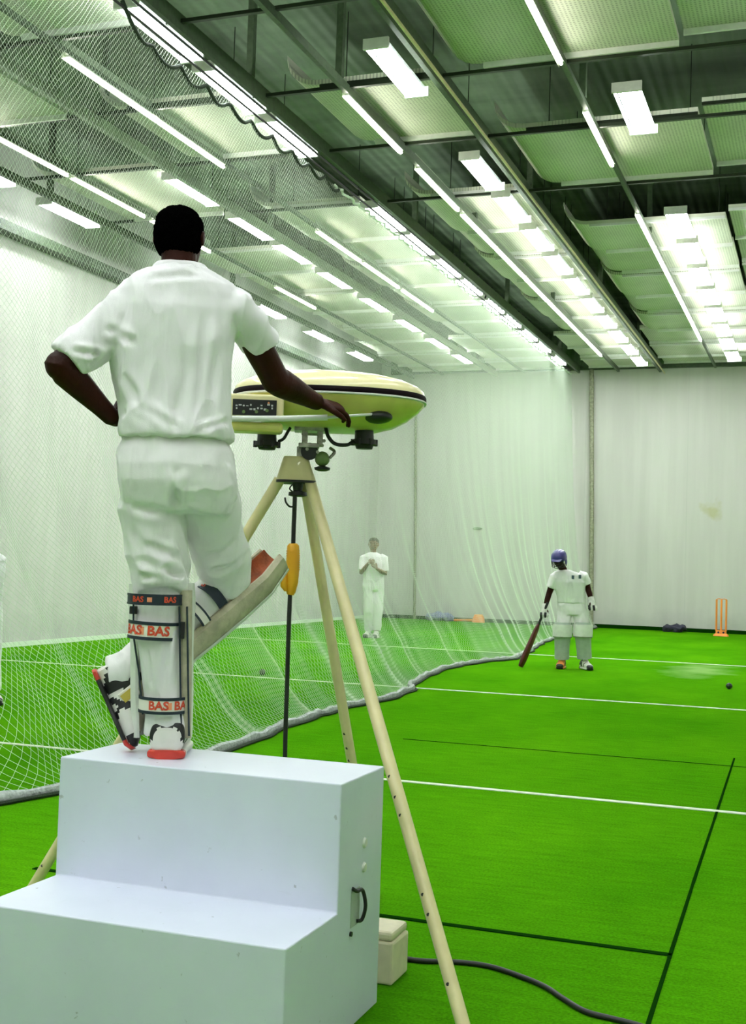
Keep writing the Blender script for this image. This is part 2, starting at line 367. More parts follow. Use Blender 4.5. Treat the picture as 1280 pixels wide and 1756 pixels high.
def shoe(name, root, ankle, toe_dir, up, L=.29, W=.052, white='shoewhite', accent='black', solem='redrub', seed=0):
    """ankle = point at centre of ankle opening bottom; heel lies behind it."""
    t = Vector(toe_dir).normalized(); up = Vector(up); up = (up-t*up.dot(t)).normalized(); r = t.cross(up); a = Vector(ankle)
    heel = a-t*.07-up*.085
    P = lambda y, z: heel+t*(y*L)+up*z
    u = MB()
    secs = [(0.00, .036, .030, .050), (.04, .050, .046, .048), (.14, .062, .046, .038), (.27, .072, .046, .040), (.38, .060, .044, .044), (.52, .046, .046, .046), (.68, .036, .052, .045), (.82, .030, .050, .042), (.93, .023, .038, .036), (1.0, .014, .018, .028)]
    st = []
    for k in range(len(secs)-1):
        for j in range(5):
            q = j/5; st.append(tuple(secs[k][i]*(1-q)+secs[k+1][i]*q for i in range(4)))
    st.append(secs[-1])
    n = 36
    # a section: half height h, half width w, centre height c
    u.loft([(P(y, max(h+.008, c-.004) if True else c), r*(w*W/.052), up*h) for y, h, w, c in st], n, 2.5)
    u.m = []
    for fi, f in enumerate(u.f):
        c = sum((u.v[i] for i in f), Vector())/len(f); y = (c-heel).dot(t)/L; z = (c-heel).dot(up); x = (c-heel).dot(r)
        k = 0
        if .10 < y < .34 and z > .030 and abs(x) > .026 and noise.noise(Vector((y*14, z*40, seed))) > -.25: k = 1
        if .38 < y < .62 and abs(x) > .02 and abs((y-.5)*.30-(z-.05)) < .016: k = 1
        if y < .10 and (.070 < z < .080 or (abs(x) > .030 and z > .05) or (abs(x) < .006 and z > .06) or z > .092): k = 1
        if abs(x) < .007 and y < .3 and z > .04: k = 1
        if y > .86 and z > .02: k = 1
        if y < .02: k = 0
        if seed == 4 and .12 < y < .66 and abs(x) > .015 and z > .03+.02*math.sin(y*18) and noise.noise(Vector((y*9, z*30, 2))) > -.12: k = 1
        u.m.append(k)
    up_ = obj('shoe', u, [M[white], M[accent]], root)
    so = MB(); secs = []
    for y, h, w, c in st:
        secs.append((P(y*1.03-.015, .010+(.016 if y > .93 else 0)*(y-.93)*10), r*((w+.004)*W/.052), up*(.008 if seed == 4 else .014)))
    so.loft(secs, 28, 4)
    so.m = [1 if ((sum((so.v[i] for i in f), Vector())/len(f)-heel).dot(t) < L*.14 or (sum((so.v[i] for i in f), Vector())/len(f)-heel).dot(t) > L*.9) else 0 for f in so.f]
    obj('sole', so, [M['black' if seed == 4 else white], M[solem]], up_)
    la = MB()
    for k in range(4):
        y = .42+k*.065; z = .098-k*.012
        la.tube([P(y, z-.014)-r*.024, P(y, z)-r*.01, P(y, z)+r*.01, P(y, z-.014)+r*.024], .0028, 6)
    obj('laces', la, M[accent], up_)
    return up_

def text_mb(s, size, mapf, depth=0):
    cu = bpy.data.curves.new('t', 'FONT'); cu.body = s; cu.size = size; cu.align_x = 'CENTER'; cu.align_y = 'CENTER'; cu.resolution_u = 3
    cu.offset = size*.035
    o = bpy.data.objects.new('t', cu); COL.objects.link(o); dg = bpy.context.evaluated_depsgraph_get(); dg.update()
    me = bpy.data.meshes.new_from_object(o.evaluated_get(dg)); bpy.data.objects.remove(o)
    mb = MB(); mb.add([mapf(v.co.x, v.co.y) for v in me.vertices], [tuple(p.vertices) for p in me.polygons]); return mb
# ------------------------------------------------------------------ room shell
YB = 29.88; XL = -10.85; XR = 3.2; YF = -2.5; ZD = 7.2
def structure(name, mb, m, smooth=False, **k): return tag(obj(name, mb, m, None, smooth, **k), kind='structure')
structure('floor', MB().box(XL-.2, XR+.2, YF-.2, YB+.2, -.12, 0), M['turf'])
structure('ceiling', MB().box(XL-.2, XR+.2, YF-.2, YB+.2, ZD, ZD+.2), M['deck'])
structure('wall_back', MB().box(XL-.2, XR+.2, YB, YB+.2, 0, ZD), M['wall_b'])
structure('wall_left', MB().box(XL-.2, XL, YF, YB, 0, ZD), M['wall'])
structure('wall_right', MB().box(XR, XR+.2, YF, YB, 0, ZD), M['wall'])
structure('wall_front', MB().box(XL-.2, XR+.2, YF-.2, YF, 0, ZD), M['wall'])
# the drop of the ceiling edge along the left and back walls
structure('trim_1', MB().box(XL, XL+.22, YF, YB-.12, 5.78, 5.92), M['beam'])
structure('trim_2', MB().box(XL+.3, XR, YB-.12, YB, 6.28, 6.36), M['beam'])
structure('trim_12', MB().box(XL+.3, XR, YB-.11, YB, 6.37, 7.19), M['deck'])
# white court lines taped across the turf, dark joints of the turf strips
for i, (y, w) in enumerate(((7.24, .05), (12.85, .06), (19.18, .07))):
    structure('trim_%d' % (i+3), MB().box(XL+.02, XR-.02, y-w/2, y+w/2, .0005, .005), M['line'])
structure('trim_6', MB().box(-3.1, -.47, 4.425, 4.455, .0005, .004), M['seam'])
sm = MB(); pts = [(-.46, 3.2), (-.46, 3.74), (-.475, 4.4), (-.50, 5.5), (-.53, 7.0), (-.58, 9.4)]
for a, b in zip(pts[:-1], pts[1:]):
    sm.add([(a[0]-.007, a[1], .004), (a[0]+.007, a[1], .004), (b[0]+.006, b[1], .004), (b[0]-.006, b[1], .004), (a[0]-.007, a[1], .0005), (a[0]+.007, a[1], .0005), (b[0]+.006, b[1], .0005), (b[0]-.006, b[1], .0005)],
           [(0, 1, 2, 3), (4, 7, 6, 5), (0, 4, 5, 1), (1, 5, 6, 2), (2, 6, 7, 3), (3, 7, 4, 0)])
structure('trim_7', sm, M['seam'])
structure('trim_8', MB().box(-3.0, -.3, 9.0, 9.012, .0005, .003), M['seam'])
structure('baseboard_back', MB().box(XL, XR, YB-.035, YB-.001, 0.001, .09), M['seam'])
structure('baseboard_left', MB().box(XL+.001, XL+.03, YF, YB-.04, 0.001, .07), M['net'])

# ------------------------------------------------------------------ ceiling
ED = [6.2, 8.0, 9.8, 11.65, 13.45, 15.55, 17.5, 19.05, 20.65, 22.3, 23.9, 25.5, 27.1, 28.6, 29.75]
ORD = ['first', 'second', 'third', 'fourth', 'fifth', 'sixth', 'seventh', 'eighth', 'ninth', 'tenth', 'eleventh', 'twelfth', 'thirteenth', 'fourteenth', 'fifteenth', 'sixteenth', 'seventeenth', 'eighteenth', 'nineteenth', 'twentieth']
def hang_panel(x0, x1, y0, y1, z, rl, label, group):
    """thin hung ceiling panel: rounded, upturned left end and a bright lip on its far edge"""
    t = thing('ceiling_panel', label, 'ceiling panel', ((x0+x1)/2, (y0+y1)/2, z), 0, group)
    prof = []; R = .38
    if rl:
        for k in range(7):
            a = math.pi/2*k/6; prof.append((x0+R*.9-R*.9*math.cos(a), z+.30-.30*math.sin(a)))
    else: prof.append((x0, z))
    prof.append((x1, z)); th = .05
    mb = MB(); n = len(prof); vs = []
    for (x, zz) in prof: vs += [(x, y0, zz), (x, y1, zz), (x, y0, zz+th), (x, y1, zz+th)]
    fs = []
    for i in range(n-1):
        a = i*4; b = a+4; fs += [(a, a+1, b+1, b), (a+2, b+2, b+3, a+3), (a, b, b+2, a+2), (a+1, a+3, b+3, b+1)]
    fs += [(0, 2, 3, 1), ((n-1)*4, (n-1)*4+1, (n-1)*4+3, (n-1)*4+2)]
    mb.add(vs, fs); obj('sheet', mb, M['panel'], t)
    obj('edge_lip', MB().box(x0+(R if rl else 0), x1, y1-.03, y1, z-.055, z+.001).add([], []), M['white'], t, False)
    obj('angle_frame', MB().box(x0+(R if rl else 0), x1, y0, y0+.035, z-.035, z+.001), M['wire' if y0 < 15 else 'white'], t, False)  # far frames coloured white to stand in for the brighter light there
    for hx in (x0+.6, x1-.1):
        for hy in (y0+.2, y1-.2):
            if hy < 22: obj('hanger_wire', MB().tube([(hx, hy, z+th), (hx, hy, ZD)], .006, 6), M['wire'], t)
    return t
cols = [  # name, x0, x1, z, phase, rounded
    ("at far upper right", -1.30, 1.7, 6.46, 1, False),
    ("under the right-hand lights", -3.62, -1.34, 6.36, 1, True),
    ("left of the batsman's light row", -5.42, -3.76, 6.36, 0, True),
    ("just left of the net cable", -7.75, -6.06, 6.36, 0, True),
    ("furthest left, behind the net", -9.95, -8.12, 6.32, 1, True)]
for nm, x0, x1, z, ph, rd in cols:
    sel = [k for k in range(2, len(ED)-1) if k >= 6 or (k % 2) == (1-ph)]
    if x0 < -6: sel = [k for k in range(1, len(ED)-1) if k >= 6 or (k % 2) == (1-ph)]
    for q, k in enumerate(reversed(sel)):
        zz = z+(.06 if (k >= 6 and (k % 2) != (1-ph)) else 0)
        hang_panel(x0, x1, ED[k]+.03, ED[k+1]-.02, zz, rd and k < 11, "perforated panel %s, %s from back wall" % (nm, ORD[q]), "ceiling panels "+nm)
# longitudinal rails (dark) carrying the lights, with vertical drop posts
def rail(x, z, w, h, label, posts, mm='beam', y0=3.0, pz=ZD, group='long ceiling rails'):
    t = thing('ceiling_rail', label, 'ceiling rail', (x, 15, z), 0, group)
    obj('rail', MB().box(x-w/2, x+w/2, y0, 29.76, z, z+h), M[mm], t, False)
    for py in posts: obj('drop_post', MB().box(x-.035, x+.035, py-.035, py+.035, z+h, pz), M['beam'], t, False)
rail(-3.70, 6.17, .055, .20, 'dark steel rail running along the right side of the lights over the batsman', (9.9, 15.7, 21.2, 26.0))
rail(-3.60, 6.13, .02, .03, 'thin yellowish conduit running beside the dark rail over the batsman', (), 'leg', group='thin conduits')
rail(-4.70, 6.20, .05, .09, 'dark rail carrying added glowing strips left of the light row over the batsman', (11.4, 16.6, 22.0))
rail(-5.66, 6.20, .05, .16, 'dark steel rail right of the lights above the net cable', (11.3, 16.8, 22.4, 27.4))
rail(-2.43, 6.24, .05, .05, 'thin rail carrying added glowing strips left of the right-hand light row', (12.6, 17.9))
rail(-7.02, 6.22, .05, .05, 'thin rail with added glowing strips behind the net, above the standing batter', ())
rail(-7.74, 6.15, .07, .12, 'greenish rail beside the lights behind the net, right of the batter\'s head', (11.8, 16.3, 21.0), 'trunk')
rail(-9.92, 6.15, .06, .10, 'dark rail beside the lights at the far left edge behind the net', (13.9, 19.4))
rail(-9.15, 6.22, .05, .05, 'thin rail with added glowing strips nearest the left wall', ())
# dark cross rods at each bay line
for q, y in enumerate(reversed(ED[1:6])):
    t = obj('cross_rod', MB().box(XL+.3, XR, y-.022, y+.022, 6.27, 6.305), M['wire'], None, False)
    tag(t, 'thin dark steel rod crossing the whole ceiling, %s of five from the far end' % ORD[q], 'ceiling rod', 'cross rods of the ceiling')
# deck ribs
for i, y in enumerate(ED[::2]):
    pass
# fluorescent fittings: housing with four bare tubes
def fitting(L, w, ntube, name='ceiling_light'):
    t = thing(name, 'x', 'ceiling light')
    h = MB()
    h.box(-w*.36, w*.36, -L/2, L/2, .05, .10)
    for sx in ():  h.add([(sx*w/2, -L/2, .06), (sx*(w/2+.035), -L/2, -.01), (sx*(w/2+.035), L/2, -.01), (sx*w/2, L/2, .06), (sx*(w/2-.006), -L/2, .06), (sx*(w/2+.029), -L/2, -.01), (sx*(w/2+.029), L/2, -.01), (sx*(w/2-.006), L/2, .06)],
        [(0, 1, 2, 3), (4, 7, 6, 5), (1, 5, 6, 2), (0, 4, 5, 1), (3, 2, 6, 7)])
    obj('housing', h, M['reflector'], t, False)
    for e in (-1, 1): obj('end_cap', MB().box(-w/2, w/2, e*L/2-.015, e*L/2+.015, 0, .10), M['white'], t, False)
    for i in range(ntube):
        x = (i-(ntube-1)/2)*(w-.05)/max(1, ntube-1)
        obj('tube', MB().tube([(x, -L/2+.02, .022), (x, L/2-.02, .022)], .016, 8, ref=(1, 0, 0)), M['tube'], t)
    return t
big = fitting(1.22, .25, 4); wide = fitting(1.25, .30, 4); used = {}
rows = [  # fittings near and behind the camera are out of view, added for light
 ("over the batsman's lane", big, -3.95, 6.10, [-1.8, -.4, 1.0, 2.4, 3.8, 5.4, 8.3, 11.05, 14.25, 15.75, 17.3, 18.8, 20.3, 21.8, 23.3, 24.8, 26.3, 27.8]),
 ('of the right-hand row', wide, -1.90, 6.12, [-1.8, -.4, 1.0, 2.4, 3.8, 5.4, 8.2, 12.75, 17.1, 18.6, 20.1, 21.6, 23.1, 24.6, 26.1, 27.6]),
 ('directly above the net cable', big, -5.88, 6.20, [-1.8, -.3, 1.2, 2.7, 4.2, 5.2, 6.3, 8.2, 9.85, 11.3, 12.75, 16.1, 17.5, 19.0, 20.4, 22.0, 23.4, 24.9, 26.3, 28.0]),
 ("behind the net, over the fielder", big, -7.95, 6.20, [3.0, 9.0, 14.3, 16.1, 17.6, 19.4, 21.4, 23.4, 25.4, 27.4]),
 ('behind the net, nearest left wall', big, -10.15, 6.15, [9.0, 12.7, 14.7, 18.9, 21.4, 23.9, 26.4]),
 ('in the added unseen row furthest right', big, .6, 6.25, [-1.8, -.3, 1.2, 2.7, 4.2, 5.8, 9.0, 12.5, 16.0, 19.5, 23.0, 26.5])]  # whole row lies out of view, added for more light
for nm, proto, x, z, ys in rows:
    for q, y in enumerate(reversed(ys)):
        if proto not in used: o = proto; used[proto] = 1
        else: o = copy_tree(proto)
        o.location = (x, y, z); o['group'] = 'ceiling lights '+nm
        o['label'] = 'fluorescent light %s, %s from back wall' % (nm, ORD[q])
for s in range(1): pass
# added glowing strips under the thin rails, standing in for lamplight on them
def strip(L=1.75):
    t = thing('glow_strip', 'x', 'strip light')
    obj('strip_back', MB().box(-.02, .02, -L/2, L/2, .022, .045), M['white'], t, False)
    obj('tube', MB().tube([(0, -L/2, 0), (0, L/2, 0)], .016, 8, ref=(1, 0, 0)), M['glowstrip'], t)
    obj('added_shield', MB().box(-.034, -.030, -L/2-.06, L/2+.06, -.012, .20), M['trunk'], t, False)  # added plate that keeps the glow off the panels to its left
    return t
sp = strip(); first = True
for nm, x, z, ys in (("left of the batsman's light row", -4.70, 6.155, [12.5, 14.9, 16.9, 18.8, 20.7, 22.6, 24.5, 26.4]), ('left of the right-hand light row', -2.43, 6.195, [10.6, 13.7, 17.6, 19.5, 21.4, 23.3, 25.2]),
                     ('above the standing batter', -7.02, 6.175, [10.9, 12.5, 17.3, 19.2, 21.2]), ('close to the left wall', -9.15, 6.175, [12.3, 14.2, 16.2, 20.5])):
    for q, y in enumerate(reversed(ys)):
        o = sp if first else copy_tree(sp); first = False
        o.location = (x, y, z+.008); o['group'] = 'added glowing strips '+nm
        o['label'] = 'slim added glowing strip %s, %s from back wall' % (nm, ORD[q])
# loose wires and pipes at the far end of the ceiling
for i, (x, zt) in enumerate(((-5.22, 6.28), (-9.72, 5.6))):
    t = obj('pipe', MB().tube([(x, YB-.09, .0), (x-.06, YB-.09, zt*.5), (x-.14, YB-.09, zt)], .055 if i == 0 else .035, 10), M['post'])
    tag(t, ('grey-brown upright pole at the end of the net against the back wall', 'thin grey upright pole on the back wall seen through the net')[i], 'pole')

# ------------------------------------------------------------------ dividing net
def ztop(y): return 6.07-.035*abs(math.sin(math.pi*y/.62))+.004*(y-8)
bot = [(-4.75, 3.2), (-4.45, 4.6), (-4.15, 5.6), (-3.93, 6.1), (-3.86, 7.0), (-3.90, 7.9), (-4.07, 9.2), (-4.10, 10.6), (-4.02, 12.0), (-4.12, 12.9), (-4.42, 13.75), (-4.60, 15.2), (-4.56, 16.3), (-4.28, 18.0), (-4.40, 19.6), (-4.8, 22), (-5.0, 25), (-5.05, 28), (-5.1, 29.7)]
by = np.array([b[1] for b in bot]); bxs = np.array([b[0] for b in bot])
def xbot(y):
    return float(np.interp(y, by, bxs))
LT = 6.55
def netp(y, t):
    """t metres of net measured down from the top"""
    v = min(1.0, max(0.0, t/LT)); zt = ztop(y); xb = xbot(y)
    z = zt*(1-v)**1.0; sw = v**5
    g = .42*v**1.3+.58*v**6
    if v > .93: z = zt*(1-.93)*((1-v)/.07)**1.6
    x = -5.80+(xb+5.80)*g
    a = (.012+.085*v**2)*(1 if y < 8 else max(.12+.5*v**3, 1-(y-8)*.13))
    f = math.sin(y*8.5+1.3*math.sin(y*1.9)+v*1.5)+.4*math.sin(y*15+2*math.sin(y*3.1))
    yy = y+.10*v**3*math.sin(y*4.1+1)+ .30*sw*math.sin(y*.9)
    x += a*f*.55*(1-sw*.5)
    if v > .985: z = max(z, .012)
    return (x, yy, max(z, .012))
def net_mesh():
    vs = []; fs = []; Y0, Y1 = 3.4, 29.6; pitch = .048
    def strand(path, r):
        o = len(vs); k = len(path); P = np.array(path); T = np.gradient(P, axis=0); T /= np.linalg.norm(T, axis=1)[:, None]+1e-9
        A = np.cross(T, np.array([.2, 1, .1])); A /= np.linalg.norm(A, axis=1)[:, None]+1e-9; B = np.cross(T, A)
        for j in range(3):
            a = 2*math.pi*j/3; vs.append(P+r*(A*math.cos(a)+B*math.sin(a)))
        base = sum(len(x) for x in vs[:-3]) if False else strand.n
        for j in range(3):
            a0 = base+j*k; b0 = base+((j+1) % 3)*k
            i = np.arange(k-1); fs.append(np.stack([a0+i, a0+i+1, b0+i+1, b0+i], 1))
        strand.n += 3*k
    strand.n = 0
    step = .09; nt = int(LT/step)
    for sgn in (1, -1):
        y = Y0-LT if sgn > 0 else Y0
        while y < (Y1 if sgn > 0 else Y1+LT):
            path = []
            for i in range(nt+1):
                t = LT*i/nt; yy = y+sgn*t*.8
                if Y0 <= yy <= Y1: path.append(netp(yy, t))
            if len(path) > 3: strand(path, .00142)
            y += pitch
    V = np.concatenate(vs); F = np.concatenate(fs)
    me = bpy.data.meshes.new('netting'); me.vertices.add(len(V)); me.vertices.foreach_set('co', V.reshape(-1))
    me.loops.add(F.size); me.loops.foreach_set('vertex_index', F.reshape(-1).astype(np.int32))
    me.polygons.add(len(F)); me.polygons.foreach_set('loop_start', (np.arange(len(F))*4).astype(np.int32))
    me.update(calc_edges=True); return me
nt_ = thing('dividing_net', 'long pale cord net hanging from the ceiling and trailing on the turf', 'net', (-4.4, 15, 0))
obj('netting', None, M['net'], nt_, False, mesh=net_mesh())
ys = np.arange(3.4, 29.5, .12)
hem = [Vector((xbot(y)+.018*math.sin(y*7), netp(y, LT)[1], .028)) for y in ys]
obj('bottom_hem', MB().tube(hem, [(.034+.012*math.sin(i*1.7), .026+.006*math.sin(i*2.9)) for i in range(len(hem))], 8, ref=(0, 0, 1)), M['nethem'], nt_)
obj('bottom_rope', MB().tube([p+Vector((.045, 0, -.014)) for p in hem], .012, 6), M['rope'], nt_)
obj('top_cable', MB().tube([(-5.80, y, 6.115+.004*(y-8)) for y in np.arange(3, 29.8, .8)], .013, 8), M['cable'], nt_)
obj('top_cable', MB().tube([(-5.70, y, 6.16+.004*(y-8)) for y in np.arange(3, 29.8, .8)], .013, 8), M['cable'], nt_)
rp = []
for y in np.arange(9.05, 14.2, .06):
    s = abs(math.sin(math.pi*(y-9.05)/.52)); rp.append(Vector((-5.80+.01*math.sin(y*9), y, 6.09-.20*min(1, (y-9.0)*2)+.10*(1-s)+(y-9.05)*.02)))
obj('gathered_rope', MB().tube(rp, .02, 8), M['rope'], nt_)
rp = [Vector((-5.80+.02*math.sin(y*31), y, 6.05+.004*(y-8)-.035*abs(math.sin(math.pi*y/.31)))) for y in np.arange(14.0, 29.5, .05)]
obj('top_hem', MB().tube(rp, .016, 6), M['net'], nt_)
hk = MB()
for y in np.arange(18.6, 24.5, .30): hk.tube([(-5.79, y, 6.16+.004*(y-8)), (-5.76, y+.02, 6.36), (-5.68, y+.06, 6.42)], .016, 6)
tag(obj('hanging_hooks', hk, M['cable'], nt_), kind='stuff')

# ------------------------------------------------------------------ steps
bx0, bx1, byf, bym, byb, bh, bl = -2.165, -1.245, 2.86, 3.21, 3.565, .71, .355
st = thing('step_box', 'white two-tier wooden step box with a slot handle, standing on the turf in the foreground', 'steps', ((bx0+bx1)/2, 3.2, 0))
prof = [(byf, 0), (byf, bl), (bym, bl), (bym, bh), (byb, bh), (byb, 0)]
mb = MB(); mb.add([(x, y, z+.001) for x in (bx0, bx1) for y, z in prof], [tuple(range(6)), tuple(range(11, 5, -1))]+[(i, (i+1) % 6, 6+(i+1) % 6, 6+i) for i in range(6)])
obj('carcass', mb, M['box'], st, False, bevel=.004)
def side(px, py): return Px(px, py, bx1)
hp = [side(602, 1522), side(600, 1588), side(616, 1585), side(617, 1527)]
cy = sum(p.y for p in hp)/4; cz = sum(p.z for p in hp)/4; hz = .052; hy = .034
fr = MB(); fr.box(bx1-.02, bx1+.0015, cy-hy, cy+hy, cz-hz, cz+hz); s_ = obj('slot', fr, M['padgrey'], st, False)
hnd = catmull([(bx1+.002, cy-hy*.9, cz+hz*1.15), (bx1+.010, cy-hy*.4, cz+hz*.95), (bx1+.014, cy+hy*.65, cz+hz*.85), (bx1+.022, cy+hy*.85, cz), (bx1+.014, cy+hy*.75, cz-hz*.75), (bx1+.004, cy+hy*.3, cz-hz*.8)], 6)
obj('pull_handle', MB().tube(hnd, .0055, 8), M['black'], st)
obj('screw', MB().tube([(bx1-.002, cy-hy*.95, cz-hz*1.3), (bx1+.006, cy-hy*.95, cz-hz*1.3)], .007, 10), M['black'], st)
for q in ((625, 1445), (624, 1487)):
    p = side(*q); bb = MB(); bb.loft([(p+Vector((-.001, 0, 0)), Vector((0, .016, 0)), Vector((0, 0, .016))), (p+Vector((.006, 0, 0)), Vector((0, .012, 0)), Vector((0, 0, .012))), (p+Vector((.007, 0, 0)), Vector((0, .004, 0)), Vector((0, 0, .004)))], 12)
    obj('catch_stud', bb, M['white'], st)
# cream case on the turf behind the steps
c = Pz(672, 1692); ct = thing('power_case', 'small cream plastic case on the turf, half hidden behind the right side of the steps', 'case', (c.x-.09, c.y+.08, 0))
obj('body', MB().box(c.x-.20, c.x, c.y, c.y+.16, .001, .135), M['carton'], ct, False, bevel=.008)
obj('lid', MB().box(c.x-.196, c.x-.004, c.y+.004, c.y+.156, .135, .165), M['carton'], ct, False, bevel=.010)

# ------------------------------------------------------------------ tripod and bowling machine
DT = 4.22
A = Vector((Px(507, 800, -1.87).x, 0, 0)); apx = Py(507, 822, DT); AX, AY = apx.x, apx.y
FT = Frame((AX, AY, 0)); T = FT.L
ftR = Pz(803, 1795); ftL = Pz(42, 1550); ftB = Pz(642, 1540)
tp = thing('tripod', 'tall cream tripod behind the steps, carrying the bowling machine', 'tripod', (AX, AY, 0))
hz1 = T(507, 822).z; hz0 = T(507, 786).z
hd = MB(); U, Vv = FT.u, FT.v
hd.loft([(T(508, 826), U*FT.r(34), Vv*.07), (T(508, 822), U*FT.r(34), Vv*.07), (T(508, 788), U*FT.r(23), Vv*.05), (T(508, 784), U*FT.r(21), Vv*.045)], 24, 5)
obj('tripod_head', hd, M['leg'], tp)
hb = MB(); hb.loft([(T(508, 829), U*FT.r(35), Vv*.074), (T(508, 825), U*FT.r(35), Vv*.074)], 24, 5); obj('head_rim', hb, M['black'], tp)
for (top, ft, r, d) in ((T(531, 822, -.03), ftR, .0215, 0), (T(480, 822, -.02), ftL, .0215, 0), (T(522, 822, .05), ftB, .020, 0)):
    ft = Vector((ft.x, ft.y, .012)); lg = MB(); lg.tube([top, top.lerp(ft, .5), ft], [r, r, r*.95], 16); l_ = obj('leg', lg, M['leg'], tp)
    dr = (ft-top).normalized()
    for k in (.60, .635, .665, .79, .82, .92):
        p = top.lerp(ft, k); sd = dr.cross(Vv).normalized(); toc = (Vector((0, 0, CAMH))-p).normalized()
        q = p+(-sd*.55+toc*.83).normalized()*(r*.93); obj('adjusting_hole', MB().tube([q-toc*.003, q+toc*.0025], .0055, 8), M['black'], l_)
    obj('foot', MB().tube([ft-dr*.03, ft-Vector((0, 0, .010))], [.026, .022], 12), M['black'], l_)
# winder below the head and drop cable
wn = MB(); wn.loft([(T(511, 829), U*.022, Vv*.022), (T(511, 842), U*.017, Vv*.017), (T(511, 844), U*.034, Vv*.034), (T(511, 850), U*.036, Vv*.036), (T(511, 852), U*.020, Vv*.020)], 20)
obj('clamp_knob', wn, M['black'], tp)
obj('hook', MB().tube(catmull([T(504, 828), T(497, 838), T(504, 845), T(500, 850)], 5), .003, 6), M['black'], tp)
obj('hook', MB().tube(catmull([T(489, 853, -.03), T(491, 862, -.03), T(498, 869, -.02), T(507, 868)], 5), .0035, 6), M['black'], tp)
# power cable
cb = thing('power_cable', 'black power cable with yellow connector, hanging from the tripod and trailing over turf', 'cable', (AX, AY, 0))
pts = [T(506, 852), T(505, 880), T(504, 905), T(503, 938)]
obj('upper_cable', MB().tube(catmull(pts, 5), .0085, 10), M['cable'], cb)
cn = Pz(674, 1645)
pts = [T(498, 1015), T(496, 1060), T(494, 1120), T(492, 1190), T(490, 1250), T(489, 1300), T(488, 1420), Vector((AX-.03, AY, .05)), Vector((AX+.1, AY-.1, .01)), Pz(620, 1642), cn]+[Pz(*q) for q in ((720, 1652), (790, 1655), (840, 1662), (890, 1678), (935, 1697), (970, 1720), (1005, 1740), (1050, 1752), (1090, 1762), (1130, 1775))]
pts = [Vector((p.x, p.y, max(p.z, .009))) for p in pts]
obj('lower_cable', MB().tube(catmull(pts, 6), .0085, 10), M['cable'], cb)
yc = MB(); P = [(503, 932, 7), (503, 936, 10.5), (503, 955, 11.5), (502, 975, 12), (501, 998, 11), (499, 1014, 8.5), (498, 1020, 6)]
yc.tube([T(x, y) for x, y, r in P], [FT.r(r) for x, y, r in P], 20)
for k in range(9):
    y = 944+k*4; yc.tube([T(503, y), T(503, y+1.6)], FT.r(12.2), 20)
con = obj('connector', yc, M['yellow'], cb)
fl = MB(); fl.loft([(T(489, 978), U*FT.r(3), Vv*.012), (T(487, 984), U*FT.r(6), Vv*.022), (T(487, 1006), U*FT.r(6), Vv*.024), (T(491, 1014), U*FT.r(3.5), Vv*.014)], 16, 3); obj('socket_flap', fl, M['yellow'], con)
fl = MB(); fl.tube([T(492, 982), T(493, 1010)], FT.r(1.8), 8); obj('flap_gap', fl, M['black'], con)
# machine body
bmn = thing('bowling_machine', 'cream saucer-shaped bowling machine with a dark stripe and control panel, mounted on the tripod', 'bowling machine', (AX, AY, hz0))
cx = 566; cen = T(cx, 692, .0); HW = FT.r(167); DPT = .27
def ring(py, fx, fd, mb, dx=0):
    mb.append((T(cx+dx, py), U*(HW*fx), Vv*(DPT*fd)))
up_ = []; [ring(*a, up_) for a in ((679, .995, 1.0), (672, .985, .99), (664, .93, .93), (655, .80, .82), (648, .62, .66), (643, .40, .45), (640.5, .18, .2), (640, .04, .04))]
obj('upper_shell', MB().loft(up_, 56, 2.5), M['cream'], bmn)
bd = []; [ring(*a, bd) for a in ((688, 1.0, 1.0), (686, 1.008, 1.01), (681, 1.008, 1.01), (678.5, 1.0, 1.0))]
obj('stripe_band', MB().loft(bd, 56, 2.5), M['stripe'], bmn)
bd = []; [ring(*a, bd) for a in ((691.5, 1.0, 1.0), (690.5, 1.012, 1.016), (688.5, 1.012, 1.016), (687.5, 1.0, 1.0))]
obj('white_bead', MB().loft(bd, 56, 2.5), M['white'], bmn)
lo = []; [ring(*a, lo) for a in ((738, .30, .35, ), (737, .52, .55), (730, .68, .70), (718, .82, .83), (704, .93, .93), (694, .985, .985), (690, .99, .99))]
obj('lower_shell', MB().loft(lo, 56, 2.5), M['ochre'], bmn)
# control console at the near left
cs = MB(); c0 = T(442, 700, -.27); cs.obox(T(440, 699, -.20), U*FT.r(46), Vv*.06, Vector((0, 0, FT.r(19)))); con = obj('control_console', cs, M['cream'], bmn, False, bevel=.008)
pn = MB(); pn.obox(T(437, 699, -.262), U*FT.r(36), Vv*.004, Vector((0, 0, FT.r(13)))); pnl = obj('control_panel', pn, M['black'], con, False)
rnd = random.Random(3)
for k in range(11):
    x = 406+k*6.1; 
    for yy in (695, 701):
        if rnd.random() < .75:
            d = MB(); d.obox(T(x, yy+rnd.uniform(-1.5, 1.5), -.268), U*FT.r(rnd.uniform(1.2, 2.4)), Vv*.001, Vector((0, 0, FT.r(rnd.uniform(.6, 1.6))))); obj('dial_mark', d, M['dial'], pnl, False)
for x, y in ((418, 706), (440, 706), (458, 704)): obj('dial_knob', MB().tube([T(x, y, -.266), T(x, y, -.285)], FT.r(2.8), 14), M['greenm'], pnl)
obj('indicator', MB().tube([T(461, 691, -.266), T(461, 691, -.272)], FT.r(1.8), 10), M['orange'], pnl)
sc = MB(); sc.obox(T(438, 734, -.19), U*FT.r(46), Vv*.05, Vector((0, 0, FT.r(8)))); obj('console_base', sc, M['ochre'], con, False, bevel=.012)
